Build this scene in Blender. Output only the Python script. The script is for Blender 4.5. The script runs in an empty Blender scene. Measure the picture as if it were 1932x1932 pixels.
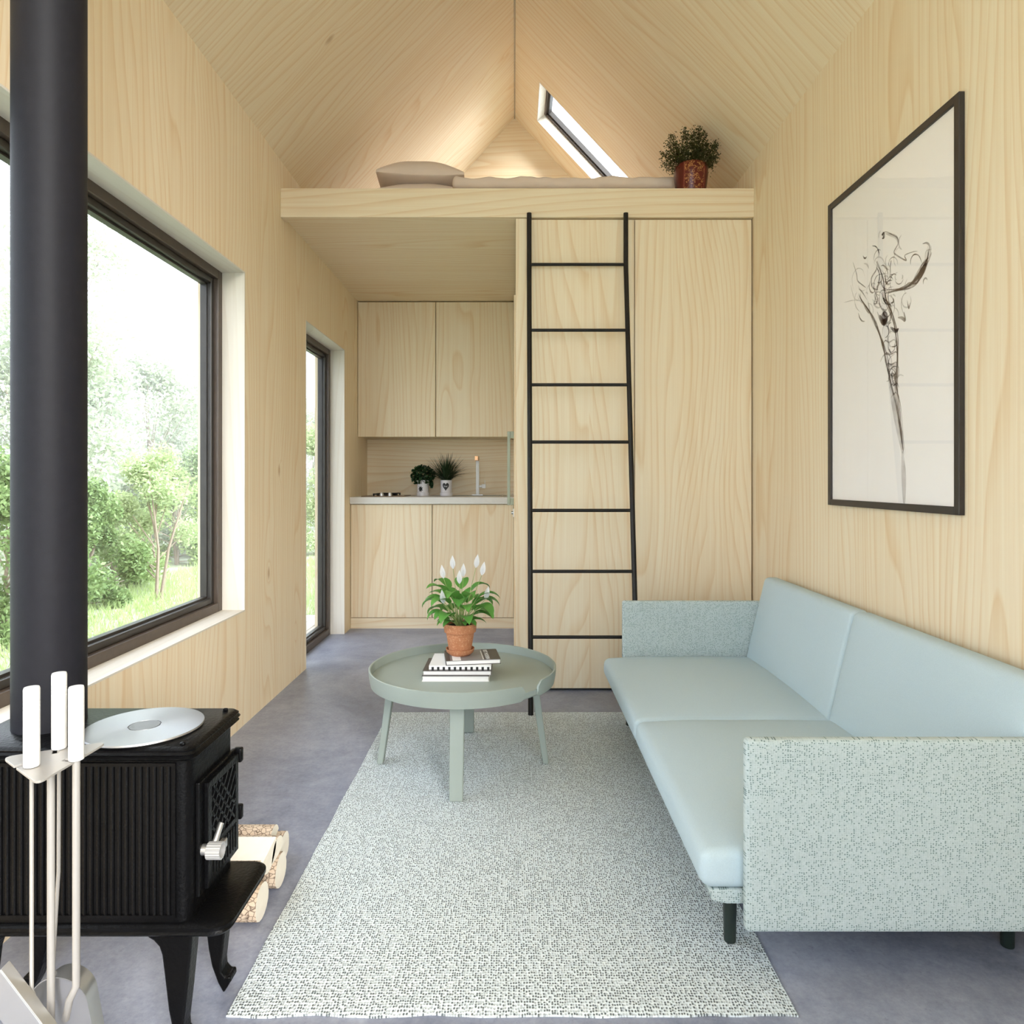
import bpy, bmesh, math, random
import numpy as np
from mathutils import Vector, Matrix, noise as mnoise

C = bpy.context.scene
COL = C.collection
PI = math.pi
R = math.radians
random.seed(7)

# ------------------------------------------------------------------ camera, sky, sun, exposure
EYE = 1.05
F = 1300.0
VX, VY = 971.0, 905.0
cd = bpy.data.cameras.new('camera')
cam = bpy.data.objects.new('camera', cd)
COL.objects.link(cam)
cam.location = (0, 0, EYE)
cam.rotation_euler = (R(90), 0, 0)
cd.sensor_width = 36
cd.lens = F / 1932 * 36
cd.shift_x = -(VX - 966) / 1932
cd.shift_y = -(966 - VY) / 1932
cd.clip_start = 0.02
C.camera = cam

w = bpy.data.worlds.new('sky')
C.world = w
w.use_nodes = True
bg = w.node_tree.nodes['Background']
bg.inputs['Color'].default_value = (0.83, 0.925, 1.03, 1)
_t = w.node_tree
_co = _t.nodes.new('ShaderNodeTexCoord'); _dp = _t.nodes.new('ShaderNodeVectorMath'); _dp.operation = 'DOT_PRODUCT'
_dp.inputs[1].default_value = Vector((.78, -.10, .62)).normalized()
_mr = _t.nodes.new('ShaderNodeMapRange'); _mr.interpolation_type = 'SMOOTHSTEP'
for _i, _v in ((1, .72), (2, .97), (3, 3.5), (4, 24.0)): _mr.inputs[_i].default_value = _v
_t.links.new(_co.outputs['Generated'], _dp.inputs[0]); _t.links.new(_dp.outputs['Value'], _mr.inputs[0]); _t.links.new(_mr.outputs[0], bg.inputs['Strength'])

sd = bpy.data.lights.new('sun', 'SUN')
sd.energy = 7.6
sd.angle = R(34)
sd.color = (1.0, 0.96, 0.90)
sun = bpy.data.objects.new('sun', sd)
COL.objects.link(sun)
sun.rotation_euler = Vector((-.62, 1.0, -.52)).to_track_quat('-Z', 'Y').to_euler()   # soft hazy sun, through the glazed gable from front right

C.view_settings.view_transform = 'Standard'
C.view_settings.look = 'None'
C.view_settings.exposure = 0.0
C.view_settings.gamma = 1.0
C.view_settings.use_curve_mapping = False
C.cycles.max_bounces = 14
C.cycles.diffuse_bounces = 5
C.cycles.transparent_max_bounces = 24
C.cycles.sample_clamp_indirect = 8

# ------------------------------------------------------------------ mesh helpers
def at(px, py, Y):
    return Vector(((px - VX) * Y / F, Y, EYE - (py - VY) * Y / F))

class MB:
    def __init__(s):
        s.v = []; s.f = []; s.m = []; s.mi = 0
    def add(s, vs, fs):
        o = len(s.v)
        s.v += [tuple(p) for p in vs]
        for f in fs:
            s.f.append([i + o for i in f]); s.m.append(s.mi)
        return s
    def box(s, x0, x1, y0, y1, z0, z1):
        vs = [(x, y, z) for z in (z0, z1) for y in (y0, y1) for x in (x0, x1)]
        return s.add(vs, [(0,2,3,1),(4,5,7,6),(0,1,5,4),(2,6,7,3),(0,4,6,2),(1,3,7,5)])
    def obox(s, c, ax, ay, az):
        """box from centre and three half-axis vectors"""
        c = Vector(c); ax = Vector(ax); ay = Vector(ay); az = Vector(az)
        vs = [c + ax*i + ay*j + az*k for k in (-1,1) for j in (-1,1) for i in (-1,1)]
        return s.add(vs, [(0,2,3,1),(4,5,7,6),(0,1,5,4),(2,6,7,3),(0,4,6,2),(1,3,7,5)])
    def rbox(s, c, h, r, fn=None, n=(6,6,6), k=3):
        """box with rounded edges on a fine grid; fn(unit, point) may push points about"""
        hx, hy, hz = h
        r = min(r, hx, hy, hz)
        def ticks(hh, nn):
            a = [hh - r + r*math.sin(PI/2*i/k) for i in range(1, k+1)]
            mid = [-(hh-r) + 2*(hh-r)*i/nn for i in range(nn+1)] if hh - r > 1e-5 else [0.0]
            return [-q for q in reversed(a)] + mid + a
        T = [ticks(hx, n[0]), ticks(hy, n[1]), ticks(hz, n[2])]
        idx = {}; vs = []; fs = []
        def vid(i, j, l):
            key = (i, j, l)
            if key not in idx:
                p = Vector((T[0][i], T[1][j], T[2][l]))
                q = Vector((max(-(hx-r), min(hx-r, p.x)), max(-(hy-r), min(hy-r, p.y)), max(-(hz-r), min(hz-r, p.z))))
                d = p - q
                if d.length > 1e-9: p = q + d.normalized()*r
                if fn: p = fn(Vector((p.x/hx, p.y/hy, p.z/hz)), p)
                idx[key] = len(vs); vs.append(p + Vector(c))
            return idx[key]
        N = [len(t)-1 for t in T]
        for a in range(3):
            b, d = [(1,2),(2,0),(0,1)][a]
            for side in (0, N[a]):
                for i in range(N[b]):
                    for j in range(N[d]):
                        q = []
                        for (di, dj) in ((0,0),(1,0),(1,1),(0,1)):
                            t = [0,0,0]; t[a] = side; t[b] = i+di; t[d] = j+dj
                            q.append(vid(*t))
                        if side == 0: q.reverse()
                        fs.append(q)
        return s.add(vs, fs)
    def loft(s, loops, caps=True, closed=True):
        n = len(loops[0]); vs = [p for l in loops for p in l]; fs = []
        for a in range(len(loops)-1):
            for i in range(n if closed else n-1):
                j = (i+1) % n
                fs.append((a*n+i, a*n+j, (a+1)*n+j, (a+1)*n+i))
        if caps:
            fs.append(tuple(reversed(range(n)))); fs.append(tuple((len(loops)-1)*n+i for i in range(n)))
        return s.add(vs, fs)
    def tube(s, pts, r, seg=12, caps=True):
        pts = [Vector(p) for p in pts]
        rs = r if isinstance(r, (list, tuple)) else [r]*len(pts)
        t0 = (pts[1]-pts[0]).normalized()
        up = Vector((0,0,1)) if abs(t0.z) < .9 else Vector((1,0,0))
        u = t0.cross(up).normalized(); loops = []
        for i, p in enumerate(pts):
            a = pts[max(0,i-1)]; b = pts[min(len(pts)-1,i+1)]
            t = (b-a).normalized()
            u = (u - t*u.dot(t)).normalized(); v = t.cross(u)
            loops.append([p + (u*math.cos(2*PI*k/seg) + v*math.sin(2*PI*k/seg))*rs[i] for k in range(seg)])
        return s.loft(loops, caps)
    def lathe(s, c, prof, seg=32, caps=True):
        c = Vector(c)
        return s.loft([[c + Vector((r*math.cos(2*PI*k/seg), r*math.sin(2*PI*k/seg), z)) for k in range(seg)] for r, z in prof], caps)
    def prism(s, poly, axis, a, b):
        def P(u, v, t):
            return {'x': (t,u,v), 'y': (u,t,v), 'z': (u,v,t)}[axis]
        return s.loft([[P(u,v,a) for u,v in poly], [P(u,v,b) for u,v in poly]])
    def build(s, name, mats, parent=None, smooth=True, bevel=0, loc=None, recalc=True, angle=35):
        me = bpy.data.meshes.new(name)
        off = Vector((0,0,0))
        if parent is not None:
            p = parent
            while p is not None: off += p.location; p = p.parent
        elif loc is not None: off = Vector(loc)
        me.from_pydata([(x-off.x, y-off.y, z-off.z) for x,y,z in s.v], [], s.f)
        if not isinstance(mats, (list, tuple)): mats = [mats]
        for m in mats: me.materials.append(m)
        me.polygons.foreach_set('material_index', s.m)
        if recalc:
            bm = bmesh.new(); bm.from_mesh(me)
            bmesh.ops.recalc_face_normals(bm, faces=bm.faces)
            bm.to_mesh(me); bm.free()
        if smooth:
            me.polygons.foreach_set('use_smooth', [True]*len(me.polygons))
            me.set_sharp_from_angle(angle=R(angle))
        me.update()
        o = bpy.data.objects.new(name, me); COL.objects.link(o)
        if parent is not None: o.parent = parent
        elif loc is not None: o.location = loc
        if bevel:
            b = o.modifiers.new('bevel', 'BEVEL'); b.width = bevel; b.segments = 2; b.limit_method = 'ANGLE'; b.angle_limit = R(40)
            b.harden_normals = False
        return o

def thing(name, label, cat, loc=(0,0,0), group=None):
    o = bpy.data.objects.new(name, None); COL.objects.link(o)
    o.location = loc; o.empty_display_size = .05
    return tag(o, label, cat, group)
def tag(o, label, cat, group=None, kind=None):
    o['label'] = label; o['category'] = cat
    if group: o['group'] = group
    if kind: o['kind'] = kind
    return o
def struct(o, label=None):
    o['kind'] = 'structure'
    if label: o['label'] = label
    return o

def rrect(x0, x1, y0, y1, r, z, k=6):
    pts = []
    for (cx, cy, a0) in ((x1-r,y1-r,0),(x0+r,y1-r,90),(x0+r,y0+r,180),(x1-r,y0+r,270)):
        for i in range(k+1):
            a = R(a0 + 90*i/k)
            pts.append((cx + r*math.cos(a), cy + r*math.sin(a), z))
    return pts

# ------------------------------------------------------------------ material helpers
class NT:
    def __init__(s, name):
        s.mat = bpy.data.materials.new(name); s.mat.use_nodes = True
        s.t = s.mat.node_tree; s.b = s.t.nodes['Principled BSDF']; s.out = s.t.nodes['Material Output']
    def n(s, typ, **kw):
        nd = s.t.nodes.new(typ)
        for k, v in kw.items():
            if hasattr(nd, k) and k not in nd.inputs: setattr(nd, k, v)
            else: s.set(nd.inputs[k], v)
        return nd
    def set(s, inp, v):
        if hasattr(v, 'is_output'): s.t.links.new(v, inp)
        elif isinstance(v, tuple) and len(v) == 3 and inp.type == 'RGBA': inp.default_value = (*v, 1)
        else: inp.default_value = v
    def math(s, op, a, b=0.0, c=0.0):
        nd = s.t.nodes.new('ShaderNodeMath'); nd.operation = op
        for i, v in enumerate((a, b, c)): s.set(nd.inputs[i], v)
        return nd.outputs[0]
    def vmath(s, op, a, b=(0,0,0)):
        nd = s.t.nodes.new('ShaderNodeVectorMath'); nd.operation = op
        s.set(nd.inputs[0], a); s.set(nd.inputs[1], b)
        return nd.outputs[0]
    def mix(s, f, a, b):
        nd = s.t.nodes.new('ShaderNodeMix'); nd.data_type = 'RGBA'
        s.set(nd.inputs[0], f); s.set(nd.inputs[6], a); s.set(nd.inputs[7], b)
        return nd.outputs[2]
    def ramp(s, f, stops):
        nd = s.t.nodes.new('ShaderNodeValToRGB'); s.set(nd.inputs[0], f)
        e = nd.color_ramp.elements
        while len(e) < len(stops): e.new(.5)
        for q, (p, c) in zip(e, stops):
            q.position = p; q.color = (c, c, c, 1) if isinstance(c, (int, float)) else (*c, 1)
        return nd.outputs[0]
    def obj(s):
        return s.n('ShaderNodeTexCoord').outputs['Object']
    def noise(s, vec, scale, detail=2.0, rough=.5, dist=0.0):
        nd = s.n('ShaderNodeTexNoise', Vector=vec, Scale=scale, Detail=detail, Roughness=rough, Distortion=dist)
        return nd.outputs['Fac']
    def bump(s, h, strength=.3, dist=.002):
        nd = s.n('ShaderNodeBump', Height=h, Strength=strength, Distance=dist)
        s.t.links.new(nd.outputs[0], s.b.inputs['Normal'])
    def fin(s, color=None, rough=None, metal=None, spec=None, **kw):
        if color is not None: s.set(s.b.inputs['Base Color'], color)
        if rough is not None: s.set(s.b.inputs['Roughness'], rough)
        if metal is not None: s.set(s.b.inputs['Metallic'], metal)
        if spec is not None: s.set(s.b.inputs['Specular IOR Level'], spec)
        for k, v in kw.items(): s.set(s.b.inputs[k], v)
        return s.mat

def wood(name, axis='Z', light=(.83,.728,.550), dark=(.70,.495,.275), panel=.62, seed=0.0, knots=True):
    m = NT(name)
    sep = m.n('ShaderNodeSeparateXYZ', Vector=m.obj())
    x, y, z = sep.outputs
    along, a, b = {'Z': (z, x, y), 'X': (x, y, z), 'Y': (y, x, z)}[axis]
    u = m.math('ADD', a, b)
    pid = m.math('FLOOR', m.math('DIVIDE', m.math('ADD', u, 50.13 + seed), panel))
    wn = m.n('ShaderNodeTexWhiteNoise', noise_dimensions='1D', W=pid)
    off = m.vmath('MULTIPLY', wn.outputs['Color'], (37.0, 41.0, 29.0))
    vec = m.n('ShaderNodeCombineXYZ', X=a, Y=b, Z=along).outputs[0]
    vec = m.vmath('ADD', vec, off)
    # slow field whose contours are the growth rings
    n1 = m.noise(m.vmath('MULTIPLY', vec, (2.6, 2.6, .34)), 1.0, 1.5, .45, .25)
    field = m.math('ADD', m.math('MULTIPLY', n1, 17.0), m.math('MULTIPLY', u, 25.0))
    if knots:
        kv = m.vmath('MULTIPLY', vec, (2.3, 2.3, 1.25))
        vo = m.n('ShaderNodeTexVoronoi', Vector=kv, Scale=1.0)
        dist = vo.outputs['Distance']
        kr = m.math('GREATER_THAN', m.n('ShaderNodeSeparateColor', Color=vo.outputs['Color']).outputs[0], .55)
        bumpk = m.math('MULTIPLY', m.ramp(dist, [(0.0, 1.0), (.10, .35), (.34, 0.0)]), kr)
        field = m.math('ADD', field, m.math('MULTIPLY', bumpk, 2.2))
    ring = m.ramp(m.math('FRACT', field), [(0.0, .0), (.58, .08), (.84, .7), (.92, 1.0), (1.0, .0)])
    fine = m.noise(m.vmath('MULTIPLY', vec, (150, 150, 2.2)), 1.0, 2.5, .6)
    fine2 = m.noise(m.vmath('MULTIPLY', vec, (42, 42, .5)), 1.0, 2.0, .5)
    broad = m.noise(m.vmath('MULTIPLY', vec, (3.0, 3.0, .25)), 1.0, 2.0, .5)
    fac = m.math('MULTIPLY', ring, .46)
    fac = m.math('ADD', fac, m.math('MULTIPLY', m.ramp(fine, [(.35, 0.0), (.7, 1.0)]), .22))
    fac = m.math('ADD', fac, m.math('MULTIPLY', m.ramp(fine2, [(.42, 0.0), (.72, 1.0)]), .22))
    fac = m.math('ADD', fac, m.math('MULTIPLY', m.math('SUBTRACT', broad, .5), .45))
    fac = m.math('MAXIMUM', m.math('MINIMUM', fac, 1.2), 0.0)
    col = m.mix(fac, light, dark)
    if knots:
        kf = m.math('MULTIPLY', m.ramp(dist, [(0.0, 1.0), (.022, .8), (.05, 0.0)]), kr)
        col = m.mix(m.math('MULTIPLY', kf, .75), col, (.44, .25, .10))
    m.bump(m.math('ADD', fine, m.math('MULTIPLY', ring, .5)), .08, .0012)
    return m.fin(col, .58, spec=.25)

def plain(name, color, rough=.5, metal=0.0, var=.12, scale=40, bump=0.0, spec=.5, bscale=None, **kw):
    m = NT(name)
    co = m.obj()
    n = m.noise(co, scale, 3)
    d = tuple(c*(1-var) for c in color); l = tuple(min(1, c*(1+var)) for c in color)
    if bump: m.bump(m.noise(co, bscale or scale*6, 3), bump, .002)
    return m.fin(m.mix(n, d, l), rough, metal, spec, **kw)

def weave(name, light, mid, dark, su, sv, plane, amount=.35, pit=.34, bump=.6, bd=.002, base=.3, rough=.9):
    """coarse woven cloth: a grid of stitches with small dark pits between some of them"""
    m = NT(name)
    co = m.obj()
    x, y, z = m.n('ShaderNodeSeparateXYZ', Vector=co).outputs
    u, v_ = {'xz': (x, z), 'xy': (x, y), 'yz': (y, z)}[plane]
    wob = m.n('ShaderNodeTexNoise', Vector=co, Scale=24.0, Detail=1.0).outputs['Color']
    wu, wv, _w = m.n('ShaderNodeSeparateColor', Color=wob).outputs
    u = m.math('DIVIDE', m.math('ADD', u, m.math('MULTIPLY', wu, .006)), su)
    v_ = m.math('DIVIDE', m.math('ADD', v_, m.math('MULTIPLY', wv, .006)), sv)
    vec = m.n('ShaderNodeCombineXYZ', X=u, Y=v_).outputs[0]
    vo = m.n('ShaderNodeTexVoronoi', voronoi_dimensions='2D', Vector=vec, Scale=1.0, Randomness=.45)
    d = vo.outputs['Distance']
    r1, r2, _r = m.n('ShaderNodeSeparateColor', Color=vo.outputs['Color']).outputs
    rows = m.n('ShaderNodeTexNoise', noise_dimensions='2D', Vector=m.vmath('MULTIPLY', vec, (.35, .06, 0)), Scale=1.0, Detail=1.0).outputs['Fac']
    hole = m.ramp(d, [(pit*.7, 1.0), (pit*1.25, 0.0)])
    g = m.math('ADD', m.math('MULTIPLY', r1, .8), m.math('MULTIPLY', rows, .4))
    gate = m.ramp(g, [(.86-.6*amount, base), (.98-.6*amount, 1.0)])
    col = m.mix(r2, light, mid)
    col = m.mix(m.math('MULTIPLY', m.math('MULTIPLY', hole, gate), .85), col, dark)
    m.bump(m.math('SUBTRACT', 1.0, hole), bump, bd)
    return m.fin(col, rough, spec=.12)

def leafmat(name, c1, c2, trans=.35, rough=.5):
    m = NT(name)
    n = m.noise(m.obj(), 7.0, 3)
    g = m.n('ShaderNodeNewGeometry').outputs['Random Per Island']
    col = m.mix(m.math('ADD', m.math('MULTIPLY', n, .5), m.math('MULTIPLY', g, .5)), c1, c2)
    m.fin(col, rough, spec=.3)
    tr = m.n('ShaderNodeBsdfTranslucent', Color=col)
    mx = m.n('ShaderNodeMixShader', Fac=trans)
    m.t.links.new(m.b.outputs[0], mx.inputs[1]); m.t.links.new(tr.outputs[0], mx.inputs[2])
    m.t.links.new(mx.outputs[0], m.out.inputs['Surface'])
    return m.mat

def glassmat(name, tint=(1,1,1), ior=1.45):
    m = NT(name)
    lw = m.n('ShaderNodeLayerWeight', Blend=.5)
    fr = m.math('ADD', m.math('MULTIPLY', m.math('POWER', lw.outputs['Facing'], 5.0), .75), .025)
    tr = m.n('ShaderNodeBsdfTransparent', Color=tint)
    gl = m.n('ShaderNodeBsdfGlossy', Roughness=0.0)
    mx = m.n('ShaderNodeMixShader', Fac=fr)
    m.t.links.new(tr.outputs[0], mx.inputs[1]); m.t.links.new(gl.outputs[0], mx.inputs[2])
    m.t.links.new(mx.outputs[0], m.out.inputs['Surface'])
    return m.mat

W_Z = wood('pine_vertical')
W_Zc = wood('pine_vertical_cabinet', panel=3.0, seed=3.3)
W_X = wood('pine_horizontal', 'X')
W_beam = wood('pine_beam', 'X', panel=5.0, seed=1.7)
W_slope = wood('pine_ceiling', 'X', panel=.45, seed=.4)
M_frame = plain('window_frame_black', (.030,.026,.023), .38, 0, .2)
M_frameb = plain('window_frame_bronze', (.075,.055,.042), .4, 0, .2)
M_alu = plain('bare_aluminium', (.62,.62,.62), .35, .8, .05)
M_glass = glassmat('clear_glass')
M_black = plain('black_iron', (.0025,.0025,.0028), .33, 0, .5, 18, .6, .13, 160)
M_pipe = plain('pipe_charcoal', (.012,.012,.016), .55, 0, .15, 60, .1, .16)
M_ladder = plain('ladder_black_steel', (.011,.009,.0075), .42, 0, .3, 50, .15, .3)
M_steel = plain('brushed_steel', (.55,.55,.55), .3, .85, .04)
M_white = plain('white_lacquer', (.70,.70,.69), .35, 0, .02)
M_toolrod = plain('pale_satin_metal', (.37,.352,.33), .35, .25, .03)
M_table = plain('sage_grey_lacquer', (.315,.362,.328), .45, 0, .07, 6, .12, .4, 260)
M_terra = None

def concrete():
    m = NT('polished_concrete')
    co = m.obj()
    a = m.noise(co, 2.2, 6, .65, .6); b = m.noise(co, 22, 6, .7); c = m.noise(co, 90, 3, .7)
    f = m.math('ADD', m.math('MULTIPLY', a, .55), m.math('ADD', m.math('MULTIPLY', b, .35), m.math('MULTIPLY', c, .2)))
    col = m.ramp(f, [(.34, (.115,.126,.170)), (.50, (.215,.234,.305)), (.68, (.345,.365,.440))])
    spots = m.ramp(m.noise(co, 46, 4, .75), [(.60, 0.0), (.70, 1.0)])
    col = m.mix(m.math('MULTIPLY', spots, .35), col, (.09,.09,.12))
    m.bump(c, .05, .001)
    return m.fin(col, m.ramp(b, [(.3, .34), (.7, .50)]), spec=.32)
M_floor = concrete()
M_sofa = weave('aqua_woven_fabric', (.52,.595,.595), (.46,.54,.54), (.12,.18,.175), .0048, .0040, 'xz', .34, .32, .4, .0012, .14)
def cushion_cloth():
    m = NT('aqua_cushion_fabric'); n = m.noise(m.obj(), 420, 2, .6)
    m.bump(n, .35, .0012)
    return m.fin(m.mix(n, (.44,.55,.60), (.54,.65,.70)), .92, spec=.12)
M_sofac = cushion_cloth()
M_rug = weave('pale_woven_rug', (.80,.87,.90), (.69,.76,.79), (.05,.065,.07), .0054, .0074, 'xy', .62, .34, .8, .003, .30)
M_linen = plain('blush_linen', (.80,.69,.625), .9, 0, .06, 8, .25, .1, 300)
M_counter = plain('pale_stone', (.66,.645,.61), .4, 0, .06, 30)
M_paper = plain('book_pages', (.82,.81,.80), .7, 0, .03)
M_cover = plain('dark_book_cover', (.065,.055,.050), .4, 0, .1)
M_greycover = plain('grey_book_cover', (.24,.225,.225), .4, 0, .1)
M_ink = plain('black_ink', (.015,.015,.016), .5, 0, .05)
M_coverwhite = plain('white_card', (.84,.84,.84), .45, 0, .03)

# ------------------------------------------------------------------ room shell
XL, XR = -1.158, 1.185
EAVE, RIDGE, YB, YF = 2.63, 3.897, 5.42, -0.75
LOFT_Y, LOFT_T, LOFT_B = 3.421, 2.492, 2.347
XO = -1.36
def sloped(x):
    return RIDGE - (RIDGE-EAVE)*(x/XL if x < 0 else x/XR)

m = MB().box(XO, 1.385, YF-.2, YB+.2, -.12, 0)
struct(m.build('floor', M_floor, smooth=False), 'grey polished concrete floor with mottled blue tones')

WIN = (0.62, 2.958, .486, 1.942)       # big window opening: y0 y1 z0 z1
DOR = (3.82, 4.69, 0.0, 1.935)         # tall glazed door opening
m = MB()
def wl(y0, y1, z0, z1): m.box(XO, XL, y0, y1, z0, z1)
wl(YF, WIN[0], 0, EAVE); wl(WIN[0], WIN[1], 0, WIN[2]); wl(WIN[0], WIN[1], WIN[3], EAVE)
wl(WIN[1], DOR[0], 0, EAVE); wl(DOR[0], DOR[1], DOR[3], EAVE); wl(DOR[1], YB, 0, EAVE)
struct(m.build('wall_left', W_Z, smooth=False), 'pine panelled left wall with a large window and a glazed door')
struct(MB().box(XR, XR+.2, YF, YB, 0, EAVE).build('wall_right', W_Z, smooth=False), 'pine panelled right wall behind the sofa')
gable = [(XO, 0), (XR+.2, 0), (XR+.2, EAVE), (XR, EAVE), (0, RIDGE), (XL, EAVE), (XO, EAVE)]
struct(MB().prism(gable, 'y', YB, YB+.2).build('wall_back', W_X, smooth=False), 'pine gable wall at the far end')
# glazed gable behind the camera
m = MB()
FX0, FX1, FZ = -1.10, 1.125, 2.52
m.prism([(XO,0),(FX0,0),(FX0,2.60),(XL,EAVE),(XO,EAVE)], 'y', YF-.2, YF)
m.prism([(XR+.2,0),(FX1,0),(FX1,2.60),(XR,EAVE),(XR+.2,EAVE)], 'y', YF-.2, YF)
struct(m.build('wall_front', W_Z, smooth=False))
m = MB(); b_ = .05
m.box(FX0,FX0+b_,YF-.14,YF-.08,0,2.62); m.box(FX1-b_,FX1,YF-.14,YF-.08,0,2.62)
m.box(FX0+b_,FX1-b_,YF-.14,YF-.08,0,.04); m.box(FX0+b_,FX1-b_,YF-.14,YF-.08,FZ-b_,FZ); m.box(-.02,.03,YF-.14,YF-.08,.04,FZ-b_)
fd = struct(m.build('door_3', M_frame, smooth=False, bevel=.004), 'black framed glazed front doors and gable window')
for (a,c) in ((FX0+b_,-.02),(.03,FX1-b_)): MB().box(a,c,YF-.115,YF-.105,.04,FZ-b_).build('pane', M_glass, fd, smooth=False)
MB().prism([(FX0+b_,FZ),(FX1-b_,FZ),(FX1-b_,sloped(FX1-b_)-.01),(0,RIDGE-.01),(FX0+b_,sloped(FX0+b_)-.01)], 'y', YF-.115, YF-.105).build('pane', M_glass, fd, smooth=False)

# sloped ceilings: built flat and turned about the ridge so the grain runs up the slope
def slope(name, side, holes):
    xe = XL if side < 0 else XR
    L = math.hypot(xe, RIDGE-EAVE); ang = math.atan2(RIDGE-EAVE, abs(xe))
    m = MB(); T = .125
    # local: x from 0 (ridge) to L (eave), y depth, z 0..T outward
    def bx(x0, x1, y0, y1): m.box(x0, x1, y0, y1, 0, T)
    Lx = L + .26
    if not holes: bx(0, Lx, YF-.2, YB+.2)
    else:
        hx0, hx1, hy0, hy1 = holes
        bx(0, hx0, YF-.2, YB+.2); bx(hx1, Lx, YF-.2, YB+.2); bx(hx0, hx1, YF-.2, hy0); bx(hx0, hx1, hy1, YB+.2)
    o = m.build(name, W_slope, smooth=False)
    if side > 0: o.rotation_euler = (0, ang, 0)
    else:
        for v in o.data.vertices: v.co.x = -v.co.x
        o.data.flip_normals()
        o.rotation_euler = (0, -ang, 0)
    o.location = (0, 0, RIDGE)
    return o, ang
cl, _ = slope('ceiling_left', -1, None); struct(cl, 'left slope of the pine ceiling')
angR = math.atan2(RIDGE-EAVE, XR); cR = math.cos(angR)
SK = (.166/cR, .92/cR, 4.625, 5.124)
cr, _ = slope('ceiling_right', 1, SK); struct(cr, 'right slope of the pine ceiling with a skylight')
m = MB()
def skybars(m, e0, e1, z0, z1):
    a, b, c, d = SK
    m.box(a+e0, a+e1, c+e0, d-e0, z0, z1); m.box(b-e1, b-e0, c+e0, d-e0, z0, z1)
    m.box(a+e1, b-e1, c+e0, c+e1, z0, z1); m.box(a+e1, b-e1, d-e1, d-e0, z0, z1)
skybars(m, 0, .020, .07, .125)
sk = struct(m.build('window_2', M_frameb, smooth=False, bevel=.003), 'skylight in the right roof slope above the loft bed')
m = MB(); skybars(m, .020, .036, .085, .115); sash = m.build('sash', M_frame, sk, smooth=False)
g = MB().box(SK[0]+.03, SK[1]-.03, SK[2]+.03, SK[3]-.03, .098, .102).build('pane', M_glass, sk, smooth=False)
sk.location = (0,0,RIDGE); sk.rotation_euler = (0, angR, 0)
m = MB().tube([(0,YF,RIDGE-.004),(0,YB,RIDGE-.004)], .006, 6)
struct(m.build('trim_1', plain('ridge_seam', (.42,.36,.26), .6), smooth=False), 'thin seam strip along the ceiling ridge')

# big window in the left wall
def window(name, y0, y1, z0, z1, label, mull=None):
    m = MB()
    def bars(m, e0, e1, x0, x1):
        m.box(x0,x1,y0+e0,y0+e1,z0+e0,z1-e0); m.box(x0,x1,y1-e1,y1-e0,z0+e0,z1-e0)
        m.box(x0,x1,y0+e1,y1-e1,z0+e0,z0+e1); m.box(x0,x1,y0+e1,y1-e1,z1-e1,z1-e0)
    bars(m, 0, .042, -1.33, -1.253)
    o = struct(m.build(name, M_frameb, smooth=False, bevel=.003), label)
    m = MB(); bars(m, .042, .066, -1.322, -1.272); m.build('sash', M_frame, o, smooth=False, bevel=.004)
    m = MB(); bars(m, .066, .074, -1.315, -1.29); m.build('glazing_bead', M_frame, o, smooth=False)
    MB().box(-1.308,-1.302,y0+.07,y1-.07,z0+.07,z1-.07).build('pane', M_glass, o, smooth=False)
    return o
window('window_1', *WIN, 'large black framed picture window in the left wall')
d1 = window('door_1', DOR[0], DOR[1], .0, DOR[3], 'tall black framed glazed door beside the kitchen')

# paler linings of the window, door and skylight openings
W_pale = wood('pale_pine', 'Y', light=(.70,.665,.60), dark=(.62,.56,.48), panel=4.0, knots=False)
W_palez = wood('pale_pine_upright', 'Z', light=(.70,.665,.60), dark=(.62,.56,.48), panel=4.0, knots=False)
def lining(name, y0, y1, z0, z1, sill, label):
    t = .006
    m = MB()
    m.box(-1.253, XL+.001, y0, y1, z1-t, z1)
    if sill: m.box(-1.253, XL+.001, y0, y1, z0, z0+t)
    m.mi = 1
    m.box(-1.253, XL+.001, y0, y0+t, z0+(t if sill else 0), z1-t); m.box(-1.253, XL+.001, y1-t, y1, z0+(t if sill else 0), z1-t)
    struct(m.build(name, [W_pale, W_palez], smooth=False), label)
lining('trim_4', *WIN, True, 'pale lining boards of the big window opening')
lining('trim_5', *DOR, False, 'pale lining boards of the glazed door opening')
m = MB(); a,b,c,d = SK; t = .005
m.box(a,b,c,c+t,-.001,.07); m.box(a,b,d-t,d,-.001,.07); m.box(a,a+t,c+t,d-t,-.001,.07); m.box(b-t,b,c+t,d-t,-.001,.07)
o = struct(m.build('trim_6', W_palez, smooth=False), 'pale lining boards of the skylight opening'); o.location = (0,0,RIDGE); o.rotation_euler = (0, angR, 0)

# loft
m = MB().box(XL, XR, LOFT_Y, YB, LOFT_B+.02, LOFT_T-.001)
struct(m.build('loft_floor', W_X, smooth=False), 'pine loft deck above kitchen and wardrobe')
m = MB().box(XL, XR, LOFT_Y-.012, LOFT_Y+.05, LOFT_B+.002, LOFT_T)
struct(m.build('trim_2', W_beam, smooth=False, bevel=.002), 'pine fascia beam along the front edge of the loft')

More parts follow.
